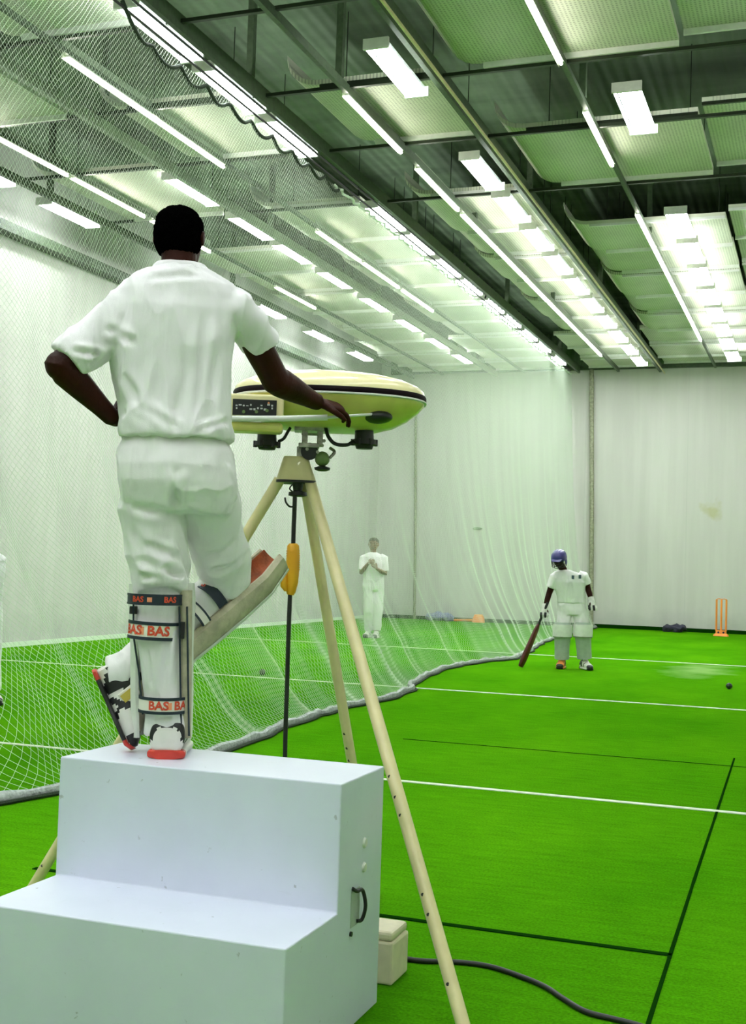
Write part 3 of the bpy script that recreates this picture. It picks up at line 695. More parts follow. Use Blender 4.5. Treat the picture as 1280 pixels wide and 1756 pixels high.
bar = MB(); bar.tube([T(398, 718, -.29), T(480, 718, -.29), T(562, 716, -.29)], FT.r(5), 12); bar.tube([T(562, 716, -.29), T(600, 713, -.28), T(645, 710, -.2)], FT.r(2.4), 10)
obj('aiming_handle', bar, M['white'], bmn)
for x, y0, y1, d in ((458, 741, 771, -.05), (625, 734, 770, -.02)):
    mm = MB(); hh = y1-y0
    mm.loft([(T(x, y0, d), U*FT.r(16), Vv*FT.r(16)), (T(x, y0+hh*.55, d), U*FT.r(17), Vv*FT.r(17)), (T(x, y0+hh*.56, d), U*FT.r(21), Vv*FT.r(21)), (T(x, y0+hh*.8, d), U*FT.r(21.5), Vv*FT.r(21.5)), (T(x, y0+hh*.85, d), U*FT.r(16), Vv*FT.r(16)), (T(x, y1, d), U*FT.r(14), Vv*FT.r(14))], 28)
    mo = obj('wheel_motor', mm, M['black'], bmn)
    for k in range(6):
        a = k*math.pi/3; q = T(x, y0+hh*.7, d)+U*math.cos(a)*FT.r(20)+Vv*math.sin(a)*FT.r(20); obj('cooling_lug', MB().tube([q-Vector((0, 0, .012)), q+Vector((0, 0, .012))], .008, 8), M['black'], mo)
wh = MB(); wh.ball(T(648, 715, -.17), (.055, .055, .025), 20, (U, Vv, Vector((0, 0, 1)))); obj('throwing_wheel', wh, M['black'], bmn)
obj('motor_lead', MB().tube(catmull([T(478, 757, -.05), T(487, 752, -.06), T(493, 742, -.06), T(498, 734, -.05)], 5), .006, 8), M['cable'], bmn)
obj('motor_lead', MB().tube(catmull([T(558, 730, -.08), T(563, 748, -.09), T(575, 761, -.09), T(595, 763, -.08), T(606, 757, -.05)], 6), .007, 8), M['cable'], bmn)
# mounting bracket
br = MB(); br.obox(T(535, 737, -.03), U*FT.r(30), Vv*.05, Vector((0, 0, FT.r(4)))); br.obox(T(523, 752, -.03), U*FT.r(5), Vv*.03, Vector((0, 0, FT.r(14)))); br.obox(T(549, 752, -.03), U*FT.r(5), Vv*.03, Vector((0, 0, FT.r(14))))
br.obox(T(535, 745, -.055), U*FT.r(18), Vv*.004, Vector((0, 0, FT.r(2)))); br.obox(T(530, 765, -.03), U*FT.r(18), Vv*.035, Vector((0, 0, FT.r(4))))
br.obox(T(519, 777, -.0), U*FT.r(10), Vv*.02, Vector((0, 0, FT.r(11))))
bk = obj('mounting_bracket', br, M['chrome'], bmn, False, bevel=.003)
obj('pivot_ring', MB().tube([T(531, 774, -.06), T(531, 774, -.03)], FT.r(15), 20), M['black'], bk)
for x, y in ((522, 742), (548, 744), (520, 760), (553, 764), (545, 775), (527, 770), (556, 756)): obj('bolt', MB().tube([T(x, y, -.065), T(x, y, -.04)], FT.r(3.2), 6), M['chrome'], bk)
bh_ = MB(); bh_.ball(T(553, 787, -.05), (FT.r(13), FT.r(13), FT.r(13)), 20); obj('swivel_ball', bh_, M['greenm'], bk)
obj('swivel_lock', MB().loft([(T(553, 799, -.05), U*FT.r(6), Vv*FT.r(6)), (T(553, 802, -.05), U*FT.r(14), Vv*FT.r(14)), (T(553, 806, -.05), U*FT.r(13), Vv*FT.r(13)), (T(553, 808, -.05), U*FT.r(7), Vv*FT.r(7))], 20), M['black'], bk)
obj('clamp_lever', MB().tube(catmull([T(566, 768, -.05), T(574, 775, -.06), T(566, 785, -.07)], 5), .006, 8), M['chrome'], bk)

# ------------------------------------------------------------------ the batter on the steps
O = Pz(288, 1296, .71); FM = Frame(O); L = FM.L; r_ = FM.r; u, v = FM.u, FM.v; Z = Vector((0, 0, 1))
man = thing('person', 'batter in whites and leg pads standing on the steps, one hand on the machine', 'person', (O.x, O.y, .71), FM.rz)
def sec(px, py, hw, hd, d=0, tilt=0): return (L(px, py, d), (u+Z*tilt)*r_(hw), v*hd)
hc = L(309, 413, .02); hf = (v*.93+u*.30-Z*.10).normalized()
body = MB(); head(body, hc, r_(54.5), hf)
body.tube([L(307, 425, .0), L(307, 455, -.005), L(308, 480, 0)], [.056, .055, .062], 18, ref=u)
body.loft([sec(308, 470, 50, .06), sec(306, 505, 80, .085), sec(300, 560, 88, .10), sec(298, 640, 84, .095), sec(305, 720, 80, .095), sec(302, 790, 84, .10), sec(302, 830, 80, .09)], 24, 2.4)
# left arm, hand on hip
SL, EL, WL = L(222, 535, 0), L(103, 627, -.06), L(190, 714, .03)
body.tube([L(240, 520, 0), SL, SL.lerp(EL, .5), EL.lerp(SL, .12), EL, EL.lerp(WL, .12), EL.lerp(WL, .4), EL.lerp(WL, .8), WL, L(203, 718, .045)], [.05, .052, .050, .047, .049, .049, .043, .032, .029, .028], 18)
hand(body, L(196, 716, .035), (u*.62+v*.75+Z*.10), (-u*.55+v*.25-Z*.35), (Z*1.0-v*.2), .55, 1.0)
# right arm, hand on the machine
SR, ER, WR = L(414, 540, .01), L(473, 652, .18), L(540, 688, .335)
body.ball(EL, .046, 16); body.ball(ER, .047, 16)
body.tube([L(375, 525, 0), SR, SR.lerp(ER, .5), ER.lerp(SR, .12), ER, ER.lerp(WR, .12), ER.lerp(WR, .4), ER.lerp(WR, .8), WR, L(547, 690, .345)], [.04, .044, .050, .047, .049, .050, .045, .034, .030, .029], 18)
hand(body, L(546, 690, .345), (u*.88+v*.40-Z*.12), (Z*.85-v*.45), (-v*.9+u*.2), .62, 1.0)
# legs
body.tube([L(262, 815), L(270, 930, .02), L(276, 1010, .03), L(279, 1080, -.005), L(284, 1180, 0), L(286, 1240, .01), L(287, 1275, .02)], [.08, .066, .056, .053, .040, .036, .034], 18)
body.tube([L(345, 815), L(366, 905, .11), L(382, 968, .19), L(378, 1000, .215), L(345, 1036, .20), L(290, 1088, .17), L(232, 1141, .137), L(210, 1160, .13)], [.08, .062, .046, .044, .042, .040, .034, .032], 18)
bo = obj('body', None, M['skin'], man, True, mesh=fuse(body, .0042, 2))
face_bits(hc, r_(54.5), hf, bo)
# hair: cropped cap following the skull
hr = MB(); f = hf; r1 = f.cross(Z).normalized(); up = (Z-f*Z.dot(f)).normalized(); s = r_(54.5)*1.045
prof_ = [(1.0, .14, .16, -.06), (.93, .38, .46, -.08), (.78, .57, .68, -.10), (.55, .69, .83, -.12), (.25, .73, .86, -.13), (0, .72, .82, -.15), (-.25, .68, .70, -.20), (-.42, .62, .60, -.22), (-.55, .52, .46, -.20)]
hr.loft([(hc+up*s*z+f*s*o-f*s*.02, r1*s*a, f*s*b*.96) for z, a, b, o in prof_], 40, 2.3)
mh = fuse(hr, .005, 2, fold=.0035, fscale=(60, 60, 60)); obj('hair', None, M['hair'], bo, True, mesh=mh)
# shirt
sh = MB()
sh.loft([sec(311, 460, 42, .058, 0), sec(311, 466, 52, .066), sec(309, 476, 74, .080), sec(308, 488, 96, .094), sec(306, 505, 106, .104), sec(302, 535, 107, .116), sec(297, 580, 106, .120), sec(295, 615, 104, .118),
         sec(298, 655, 101, .115), sec(303, 695, 96, .118), sec(303, 722, 94, .126), sec(303, 740, 97, .134), sec(303, 753, 96, .134)], 40, 2.5)
sh.tube([L(262, 520, 0), L(228, 532, 0), L(196, 553, -.01), L(160, 585, -.03), L(128, 610, -.045), L(116, 620, -.05)], [.088, .083, .078, .072, .069, .066], 24, ref=v)
sh.tube([L(375, 528, 0), L(398, 532, .01), L(422, 552, .04), L(440, 578, .08), L(449, 593, .10)], [(.085, .075), (.080, .074), (.070, .064), (.065, .062), (.063, .060)], 24, ref=v)
shirt = obj('shirt', None, M['shirt'], bo, True, mesh=fuse(sh, .0055, 5, fold=.009, fscale=(11, 11, 3.0), creases=[(L(400, 512, -.09), L(398, 600, -.09), .010, .016), (L(352, 540, -.12), L(340, 735, -.12), .016, .012), (L(375, 600, -.11), L(352, 740, -.11), .014, .010), (L(322, 620, -.13), L(300, 735, -.13), .018, .008),
  (L(228, 690, -.08), L(310, 742, -.13), .014, .014), (L(212, 705, -.06), L(262, 745, -.11), .010, .012), (L(335, 742, -.12), L(392, 722, -.08), .010, .012), (L(120, 602, -.10), L(205, 612, -.09), .010, .013), (L(150, 628, -.09), L(200, 600, -.09), .009, .012),
  (L(180, 560, -.09), L(232, 590, -.10), .012, .010), (L(250, 480, -.08), L(345, 470, -.09), .012, .006), (L(212, 640, -.07), L(245, 700, -.10), .014, .010)]))
co = MB(); co.loft([sec(310, 464, 51, .066), sec(310, 458, 47, .063), sec(310, 454, 43, .060), sec(310, 453, 41, .057)], 32, 2.2); obj('collar', co, M['shirt'], shirt)
# trousers
tr = MB()
tr.loft([sec(303, 738, 82, .100), sec(303, 755, 88, .112), sec(303, 775, 99, .130), sec(303, 800, 101, .136, -.01), sec(303, 828, 101, .135, -.01), sec(305, 858, 96, .12, -.005), sec(305, 880, 88, .10)], 36, 2.5)
tr.tube([L(258, 825, 0), L(260, 870, 0), L(266, 925, .01), L(272, 975, .015), L(277, 1008, .01), L(278, 1022, .0)], [.092, .098, .094, .092, .090, .082], 26, ref=u)
tr.tube([L(350, 820, .01), L(357, 868, .06), L(369, 920, .13), L(382, 965, .19), L(384, 992, .215), L(372, 1012, .215)], [.094, .102, .098, .092, .082, .066], 26, ref=u)
tr.tube([L(277, 1000, .02), L(272, 1060, .01), L(276, 1120, 0), L(283, 1190, 0), L(286, 1225, 0), L(286, 1258, .0)], [.072, .072, .068, .064, .064, .070], 24, ref=u)
tr.tube([L(382, 1000, .222), L(342, 1038, .20), L(290, 1088, .17), L(230, 1140, .135), L(205, 1158, .13), L(186, 1160, .13)], [.060, .062, .060, .058, .066, .062], 24)
obj('trousers', None, M['trouser'], bo, True, mesh=fuse(tr, .0055, 5, fold=.009, fscale=(9, 9, 4.5), foff=5, creases=[(L(303, 800, -.14), L(300, 885, -.11), .012, .016), (L(300, 885, -.10), L(332, 1000, -.02), .014, .022), (L(218, 868, -.09), L(296, 884, -.11), .014, .010), (L(310, 884, -.10), L(400, 862, -.03), .014, .010),
  (L(228, 958, -.07), L(310, 985, -.07), .011, .010), (L(232, 990, -.07), L(322, 985, -.06), .010, .012), (L(240, 930, -.09), L(318, 960, -.07), .012, .010), (L(345, 996, .08), L(418, 950, .10), .012, .012), (L(340, 970, .06), L(405, 925, .05), .012, .009),
  (L(386, 798, -.08), L(408, 858, -.01), .008, .010), (L(225, 900, -.06), L(270, 1000, -.09), .016, .008), (L(250, 1110, -.06), L(262, 1180, -.06), .008, .007), (L(290, 1060, -.07), L(280, 1180, -.06), .010, .007), (L(250, 1235, -.07), L(300, 1228, -.07), .007, .007)]))
# shoes
shoe('shoe', bo, Vector((L(290, 1256, -.005).x, L(290, 1256, -.005).y, .71+.090)), v*.98+u*.10, Z, L=.285, W=.060)
a_ = L(196, 1164, .13); tdir = (L(216, 1285, .07)-L(157, 1150, .13)).normalized(); upd = (L(240, 1190, .13)-L(180, 1215, .13)).normalized()
shoe('shoe', bo, L(157, 1150, .13)+tdir*.075+upd*.085, tdir, upd, L=.27, W=.054, seed=4)
# leg pads: a curved shell wrapping the front of the leg, three straps behind
def pad_shell(cs, R, front, a0=-115, a1=115, th=.022, scale=None):
    """cs: centre line; front: direction the pad faces"""
    n = 22; vs = []; fs = []
    k = len(cs)
    for j, (c, rr) in enumerate(zip(cs, R)):
        t = (cs[min(j+1, k-1)]-cs[max(j-1, 0)]).normalized(); fr = (front-t*front.dot(t)).normalized(); sd = t.cross(fr)
        for i in range(n+1):
            a = math.radians(a0+(a1-a0)*i/n); ri = 1+.03*math.cos(a*9)*(1 if abs(a) < 1.3 else 0)
            d = fr*math.cos(a)+sd*math.sin(a); e = min(1, min(i, n-i)/1.5+.45)
            vs += [c+d*rr, c+d*(rr+th*e*ri)]
    w = (n+1)*2
    for j in range(k-1):
        for i in range(n):
            a = j*w+i*2; b = a+w; fs += [(a, b, b+2, a+2), (a+1, a+3, b+3, b+1)]
        for i in (0, n): a = j*w+i*2; b = a+w; fs.append((a, a+1, b+1, b))
    for j in (0, k-1):
        for i in range(n): a = j*w+i*2; fs.append((a, a+1, a+3, a+2))
    return MB().add(vs, fs)
def band(c, ax, front, R, h, a0, a1, mats, parent, txt=None, th=.004, tilt=0, name='strap'):
    """strap around the rear of the leg: white tape with edge stripes and printed letters"""
    ax = Vector(ax).normalized(); fr = (Vector(front)-ax*Vector(front).dot(ax)).normalized(); sd = fr.cross(ax)
    n = 26
    def pt(a, z, dr=0): a = math.radians(a); return Vector(c)+(fr*math.cos(a)*R[1]+sd*math.sin(a)*R[0])*(1+dr/R[0])+ax*(z+tilt*math.sin(a))
    def tape(z0, z1, dr):
        vs = []; fs = []
        for i in range(n+1):
            a = a0+(a1-a0)*i/n; vs += [pt(a, z0, dr), pt(a, z1, dr), pt(a, z1, dr+th), pt(a, z0, dr+th)]
        for i in range(n):
            b = i*4; fs += [(b, b+4, b+5, b+1), (b+1, b+5, b+6, b+2), (b+2, b+6, b+7, b+3), (b+3, b+7, b+4, b)]
        fs += [(0, 1, 2, 3), (n*4, n*4+3, n*4+2, n*4+1)]
        return MB().add(vs, fs)
    s_ = obj(name, tape(-h/2, h/2, 0), M[mats[0]], parent)
    obj('edge_stripe', tape(h*.36, h*.56, .0012), M['navy'], s_); obj('edge_stripe', tape(-h*.56, -h*.36, .0012), M['navy'], s_)
    for (word, ang) in (txt or []):
        size = h*.80
        o_ = obj('lettering', text_mb(word, size, lambda x, y: pt(ang-math.degrees(x/R[0])*txt_sign, y, th+.0012)), M['red'], s_, False)
    for ang in ([x[1] for x in txt[:-1]] if txt else []): 
        a_m = ang-26*txt_sign
        obj('print_patch', MB().add([pt(a_m-5, -h*.24, th+.001), pt(a_m+5, -h*.24, th+.001), pt(a_m+5, h*.24, th+.001), pt(a_m-5, h*.24, th+.001)], [(0, 1, 2, 3)]), M['orange'], s_, False)
    return s_
txt_sign = 1
cs = [L(278, y, .055-.0*(y)) for y in (1000, 1030, 1070, 1110, 1150, 1190, 1225, 1262)]
pd = obj('batting_pad', pad_shell(cs, [r_(44), r_(46), r_(44), r_(42), r_(42), r_(42), r_(41), r_(40)], (v+u*.1).normalized()), M['pad'], bo)
# beige wing along the right edge of the pad
wg = MB(); wp = [L(319, y, .0) for y in (1012, 1060, 1120, 1180, 1235, 1262)]
wg.loft([(p, u*r_(11-i*.4), v*.05) for i, p in enumerate(wp)], 16, 3); obj('pad_wing', wg, M['padin'], pd)
wp = [L(318, y, -.055) for y in (1040, 1100, 1160, 1215, 1262)]
for q, dx in ((0, -10), (1, 3)):
    obj('piping', MB().tube([p+u*r_(dx+i*.8) for i, p in enumerate(wp)], .0032, 8), M['navy'], pd)
obj('piping', MB().tube([L(229, y, -.03) for y in (1035, 1090)]+[L(238, 1150, -.03), L(245, 1225, -.03)], .003, 8), M['navy'], pd)
band(L(268, 1027, .0), Z, -v, (r_(46), .098), .030, -88, 88, ('navy',), pd, [('BAS', 38), ('BAS', -30)])
band(L(264, 1080, .0), Z+u*.04, -v, (r_(41), .088), .050, -88, 88, ('strap',), pd, [('BAS', 52), ('BAS', -12)])
band(L(281, 1206, .0), Z+u*.0, -v, (r_(40), .082), .045, -88, 88, ('strap',), pd, [('BAS', 12), ('BAS', -48)])
bk_ = MB(); bk_.obox(L(313, 1080, -.03), u*.007, v*.03, Z*.026); obj('buckle', bk_, M['black'], pd, False, bevel=.002)
bk_ = MB(); bk_.obox(L(229, 1046, -.02), u*.012, v*.01, Z*.012); obj('buckle', bk_, M['black'], pd, False, bevel=.002)
# right leg pad, seen from inside the bent knee
k0, k1 = L(468, 964, .36), L(205, 1172, .14)
front = (u*.55+v*.45-Z*.70).normalized()
ks = [k0.lerp(k1, t) for t in (0, .12, .25, .4, .55, .7, .85, .97)]
cs = [L(465, 950, .34), L(432, 985, .315), L(385, 1022, .26), L(340, 1058, .22), L(300, 1092, .185), L(262, 1128, .155), L(232, 1158, .14), L(214, 1180, .13)]
pd2 = obj('batting_pad', pad_shell(cs, [.052, .068, .076, .078, .074, .072, .068, .062], front, -100, 100, .024), M['padin'], bo)
kn = pad_shell([c+(cs[0]-cs[3])*.02 for c in cs[:4]], [.046, .060, .068, .068], front, -95, 95, .008); obj('knee_cup', kn, M['padbrown'], pd2)
obj('pad_face', pad_shell(cs[:6], [.078, .094, .102, .104, .100, .098], front, -92, 45, .006), M['pad'], pd2)
ax2 = (cs[1]-cs[4]).normalized()
sd2 = front
for (px, py, d, rr, mm) in ((362, 1032, .20, .070, ('navy',)), (334, 1062, .18, .070, ('strap',))):
    band(L(px, py, d), ax2, -front, (rr, rr), .032, -90, 90, mm, pd2, [('BAS', 0)])
gl = MB(); gp = L(222, 1190, .06); gl.obox(gp, (u*.72+Z*.62)*.032, v*.006, (u*-.62+Z*.72)*.022); g_ = obj('tongue_label', gl, M['strap'], pd2, False, bevel=.003)
gl = MB(); gl.obox(gp-v*.007, (u*.72+Z*.62)*.027, v*.002, (u*-.62+Z*.72)*.014); obj('gold_patch', gl, M['gold'], g_, False)
pl = MB(); pl.loft([(L(243, 1195, .10), u*.028, v*.05), (L(238, 1225, .10), u*.026, v*.045), (L(232, 1262, .10), u*.014, v*.03)], 16, 3); obj('pad_flap', pl, M['padin'], pd2)

# ------------------------------------------------------------------ figures further off
def figure(label, O, J, yaw_face, cat='person', skin='skin', hairm='hair', vox=.012, helmet=False, shirtw=None, body_r=1.0, pads=True, pantsm='trouser', padm='padgrey', group=None, facing_cam=True):
    """J: pixel joints measured in the upright plane through the standing point; z-depth d towards the back wall is positive"""
    F_ = Frame(O); L = F_.L; r = F_.r; u, v = F_.u, F_.v
    t = thing('person', label, cat, (O[0], O[1], 0), F_.rz)
    f = (-v+u*yaw_face[0]+Z*yaw_face[1]).normalized(); hc = L(*J['head']); hs = J.get('hs', .118)
    b = MB(); upv = Z+v*yaw_face[1]*-.3
    head(b, hc, hs, f)
    b.tube([hc-Z*.05+v*.01, L(*J['neck']), L(*J['neck'])-Z*.06], [.055, .054, .07], 14)
    w = J['torso']   # rows (px,py,half width px,half depth m,d)
    b.loft([(L(x, y, d), u*r(hw)*.88, v*dp*.88) for x, y, hw, dp, d in w], 20, 2.4)
    for side in ('l', 'r'):
        s_, e_, w_, h_ = [L(*q) for q in J['arm_'+side]]
        b.tube([s_, s_.lerp(e_, .5), e_, e_.lerp(w_, .4), w_, w_.lerp(h_, .2)], [.052, .048, .041, .040, .027, .026], 14)
        bk, th = J['hand_'+side]
        hand(b, w_, h_-w_, u*bk[0]+v*bk[1]+Z*bk[2], u*th[0]+v*th[1]+Z*th[2], J.get('curl', .7), .95)
        a, k, n = [L(*q) for q in J['leg_'+side]]
        b.tube([a, a.lerp(k, .5), k, k.lerp(n, .35), n, Vector((n.x, n.y, .03))], [.085, .07, .056, .054, .038, .034], 14)
    bo = obj('body', None, M[skin], t, True, mesh=fuse(b, vox*.6, 2))
    face_bits(hc, hs, f, bo)
    sc = Frame(O)
    shm = MB(); shm.loft([(L(x, y, d), u*r(hw), v*dp) for x, y, hw, dp, d in w], 28, 2.5)
    for side in ('l', 'r'):
        s_, e_, w_, h_ = [L(*q) for q in J['arm_'+side]]
        fr = J.get('sleeve', .72); shm.tube([s_+(L(w[2][0], w[2][1], w[2][4])-s_)*.3, s_, s_.lerp(e_, fr*.5), s_.lerp(e_, fr)], [.085, .082, .074, .068], 18)
    shirt = obj('shirt', None, M['shirt'], bo, True, mesh=fuse(shm, vox*.8, 3, fold=.006, fscale=(6, 6, 3), foff=O[0]))
    tr = MB(); h0 = J['hips']
    tr.loft([(L(x, y, d), u*r(hw), v*dp) for x, y, hw, dp, d in h0], 26, 2.5)
    for side in ('l', 'r'):
        a, k, n = [L(*q) for q in J['leg_'+side]]
        n2 = n.lerp(k, .12)
        tr.tube([a, a.lerp(k, .5), k, k.lerp(n2, .4), n2], [.105, .098, .086, .078, .074], 20)
    obj('trousers', None, M[pantsm], bo, True, mesh=fuse(tr, vox*.8, 3, fold=.012, fscale=(7, 7, 4), foff=O[0]+3))
    for side in ('l', 'r'):
        a, k, n = [L(*q) for q in J['leg_'+side]]
        td = J['toe_'+side]; q = Vector((n.x, n.y, .095))
        shoe('shoe', bo, q, u*td[0]+v*td[1], Z, L=.28, W=.056, white=J.get('shoe_'+side, 'shoewhite'), solem='black', accent='black')
        if pads:
            fr = (-v).normalized(); cs = [k+Z*.15, k+Z*.08, k, k.lerp(n, .3), k.lerp(n, .6), k.lerp(n, .92)]
            p_ = obj('batting_pad', pad_shell(cs, [.082, .098, .098, .086, .080, .080], fr, -105, 105, .02), M[padm], bo)
            kb = MB(); c_ = k+Z*.035
            obj('knee_roll', pad_shell([c_-Z*.085, c_-Z*.03, c_+Z*.03, c_+Z*.085], [.108, .112, .112, .108], fr, -98, 98, .022), M['pad'], p_)
            obj('knee_strip', pad_shell([k-Z*.055, k-Z*.04], [.124, .124], fr, -90, 90, .010), M['trunk'], p_)
    if helmet:
        hm = MB(); s = hs*1.2; r1 = f.cross(Z).normalized(); up2 = (Z-f*Z.dot(f)).normalized()
        hm.loft([(hc+up2*s*z+f*s*o, r1*s*a, f*s*b_) for z, a, b_, o in [(1.0, .15, .17, -.05), (.92, .42, .5, -.05), (.75, .64, .76, -.05), (.5, .78, .92, -.05), (.2, .84, .98, -.06), (.02, .85, .98, -.07), (-.1, .83, .94, -.1)]], 30, 2.2)
        h_ = obj('helmet', hm, M['helmet'], bo)
        pk = MB(); pk.loft([(hc+up2*s*.22+f*s*.80, r1*s*.62, up2*s*.05), (hc+up2*s*.14+f*s*1.08, r1*s*.52, up2*s*.04), (hc+up2*s*.08+f*s*1.22, r1*s*.36, up2*s*.02)], 20, 3); obj('peak', pk, M['helmet'], h_)
        gr = MB()
        for kz in (-.18, -.36, -.54, -.72):
            gr.tube([hc+up2*s*kz+r1*s*.80*math.sin(a)+f*s*(1.02*math.cos(a)) for a in [math.radians(q) for q in range(-85, 86, 17)]], .0045, 6)
        for an in (-80, -50, -20, 20, 50, 80):
            a = math.radians(an); gr.tube([hc+up2*s*kz+r1*s*.80*math.sin(a)+f*s*(1.02*math.cos(a)) for kz in (.1, -.72)], .0045, 6)
        obj('face_grille', gr, M['black'], h_)
        for sg in (-1, 1): e_ = MB(); e_.ball(hc-up2*s*.3+r1*sg*s*.78, (s*.10, s*.30, s*.42), 14, (r1, f, up2)); obj('ear_guard', e_, M['helmet'], h_)
    else:
        hr = MB(); s = hs*1.06; r1 = f.cross(Z).normalized(); up2 = (Z-f*Z.dot(f)).normalized()
        hr.loft([(hc+up2*s*z+f*s*(o-.10*(1-z)), r1*s*a, f*s*b_) for z, a, b_, o in [(1.0, .14, .16, -.02), (.93, .40, .48, -.02), (.78, .58, .70, -.04), (.58, .69, .80, -.08), (.3, .73, .70, -.20), (0, .71, .60, -.28), (-.3, .64, .48, -.30)]], 26, 2.2)
        obj('hair', None, M[hairm], bo, True, mesh=fuse(hr, .008, 1, fold=.004, fscale=(50, 50, 50)))
    return t, bo, F_

# batsman taking guard
OB = Pz(985, 1147)
J = dict(head=(959, 958, -.16), hs=.105, neck=(966, 976, -.08),
  torso=[(968, 977, 9, .06, -.07), (971, 981, 20, .09, -.06), (975, 986, 27, .11, -.05), (977, 998, 28, .12, -.05), (978, 1012, 26, .12, -.03), (980, 1026, 24, .12, -.01), (981, 1034, 25, .125, 0)],
  hips=[(981, 1028, 22, .10, 0), (981, 1036, 24, .12, 0), (982, 1046, 25, .13, 0), (982, 1054, 24, .12, 0)],
  arm_l=[(951, 992, -.06), (942, 1018, -.06), (935, 1042, -.12), (934, 1054, -.14)], arm_r=[(1002, 990, -.05), (1009, 1010, -.02), (1015, 1030, -.06), (1017, 1042, -.08)],
  hand_l=[(-.5, -.6, 0), (.5, -.6, 0)], hand_r=[(.7, -.4, 0), (-.5, -.7, 0)], curl=.9,
  leg_l=[(969, 1050, 0), (965, 1086, -.08), (964, 1133, -.02)], leg_r=[(996, 1050, 0), (1000, 1086, -.06), (1003, 1132, 0)],
  toe_l=(-.15, -1), toe_r=(.4, -.9), shoe_l='shoeorange', sleeve=.62)
bt, bb, FB = figure('batsman in a blue helmet, white shirt and pads, standing on turf with lowered bat', OB, J, (-.28, -.42), helmet=True)
# batting gloves
for side in ('l', 'r'):
    w_, h_ = [FB.L(*q) for q in J['arm_'+side][2:]]; d = (h_-w_).normalized()
    g = MB(); g.tube([w_-d*.05, w_, w_+d*.04, w_+d*.075], [.040, .044, .050, .044], 16); G = obj('batting_glove', g, M['glove'], bb)
    for k in range(4):
        a = -.045+k*.03; sdv = FB.u*a; q = w_+d*.07+sdv-FB.v*.035
        g = MB(); g.tube([q, q+d*.035-FB.v*.012, q+d*.065+FB.v*.004], [.015, .016, .012], 10); obj('finger_roll', g, M['glove'] if k % 2 else M['black'], G)
for x, y in ((983, 990), (995, 989)):
    mk = MB(); p = FB.L(x, y, -.165); mk.obox(p, FB.u*.018, FB.v*.004, Z*.026); obj('chest_print', mk, M['mark'], bb, False)
bat = thing('cricket_bat', "dark-faced cricket bat in the batsman's hand, toe touching the turf", 'bat', FB.L(893, 1143, -.2))
tp0 = FB.L(940, 1033, -.15); toe = FB.L(893, 1144, -.20); toe.z = .012; dr = (toe-tp0).normalized(); Lb = (toe-tp0).length
sd = dr.cross(FB.v).normalized(); nr = sd.cross(dr).normalized(); rot = math.radians(62); sdx = sd*math.cos(rot)+nr*math.sin(rot); nx = nr*math.cos(rot)-sd*math.sin(rot)
bl_ = MB(); bl_.loft([(tp0+dr*Lb*q, sdx*w, nx*h) for q, w, h in ((.34, .018, .016), (.38, .035, .020), (.43, .052, .020), (.7, .054, .030), (.9, .054, .034), (.985, .052, .022), (1.0, .044, .014))], 20, 3.2)
obj('blade', bl_, M['bat'], bat)
hn = MB(); hn.tube([tp0+dr*Lb*q for q in (0, .02, .2, .36)], [.018, .0185, .0175, .017], 14); obj('handle', hn, M['grip'], bat)

# fielder behind the net
OF = Pz(641, 1094)
J2 = dict(head=(641, 934, 0), hs=.122, neck=(640, 950, 0),
  torso=[(640, 947, 6, .055, 0), (640, 951, 14, .08, 0), (641, 955, 20, .10, 0), (641, 965, 21, .115, 0), (641, 978, 19, .115, 0), (641, 990, 18, .115, 0), (641, 997, 18, .11, 0)],
  hips=[(641, 988, 16, .09, 0), (641, 995, 18, .11, 0), (641, 1006, 19, .12, 0), (641, 1013, 18, .11, 0)],
  arm_l=[(624, 958, 0), (620, 982, -.06), (632, 966, -.24), (638, 963, -.26)], arm_r=[(659, 958, 0), (661, 984, -.06), (646, 975, -.25), (640, 968, -.27)],
  hand_l=[(-.2, -.9, 0), (0, .1, 1)], hand_r=[(.2, -.9, 0), (0, .1, 1)], curl=.8,
  leg_l=[(634, 1010, 0), (632, 1050, -.04), (632, 1085, .05)], leg_r=[(649, 1010, 0), (649, 1050, -.04), (646, 1085, -.02)],
  toe_l=(-.3, -.95), toe_r=(-.2, -1), sleeve=.85)
figure('fielder in whites behind the net with hands clasped at chest', OF, J2, (-.15, -.06), skin='skin2', hairm='hair2', pads=False)
# player cut by the left edge
OE = Pz(-22, 1207)

J3 = dict(head=(-28, 905, 0), hs=.118, neck=(-28, 940, 0),
  torso=[(-28, 940, 12, .055, 0), (-28, 946, 30, .08, 0), (-27, 955, 40, .10, 0), (-27, 975, 42, .115, 0), (-27, 1005, 38, .115, 0), (-27, 1030, 36, .115, 0), (-27, 1045, 36, .11, 0)],
  hips=[(-27, 1030, 32, .09, 0), (-27, 1045, 35, .11, 0), (-27, 1062, 36, .12, 0), (-27, 1075, 34, .11, 0)],
  arm_l=[(-58, 960, 0), (-66, 1003, .02), (-66, 1042, -.06), (-66, 1056, -.08)], arm_r=[(4, 960, 0), (-2, 1003, .06), (-8, 1035, -.20), (-16, 1040, -.24)],
  hand_l=[(-.8, -.3, 0), (.2, -.8, 0)], hand_r=[(.3, -.9, .3), (0, .1, 1)], curl=.8,
  leg_l=[(-42, 1065, 0), (-44, 1130, -.04), (-44, 1190, 0)], leg_r=[(-14, 1065, 0), (-12, 1130, -.04), (-9, 1192, 0)],
  toe_l=(-.2, -1), toe_r=(.25, -1), sleeve=.85)
for k_, q_ in list(J3.items()):
    if k_ == 'head' or k_ == 'neck': J3[k_] = (q_[0]-8, q_[1], q_[2])
    elif k_ in ('torso', 'hips', 'arm_l', 'arm_r', 'leg_l', 'leg_r'): J3[k_] = [(w_[0]-(8 if k_[0] != 'l' else 4),)+tuple(w_[1:]) for w_ in q_]
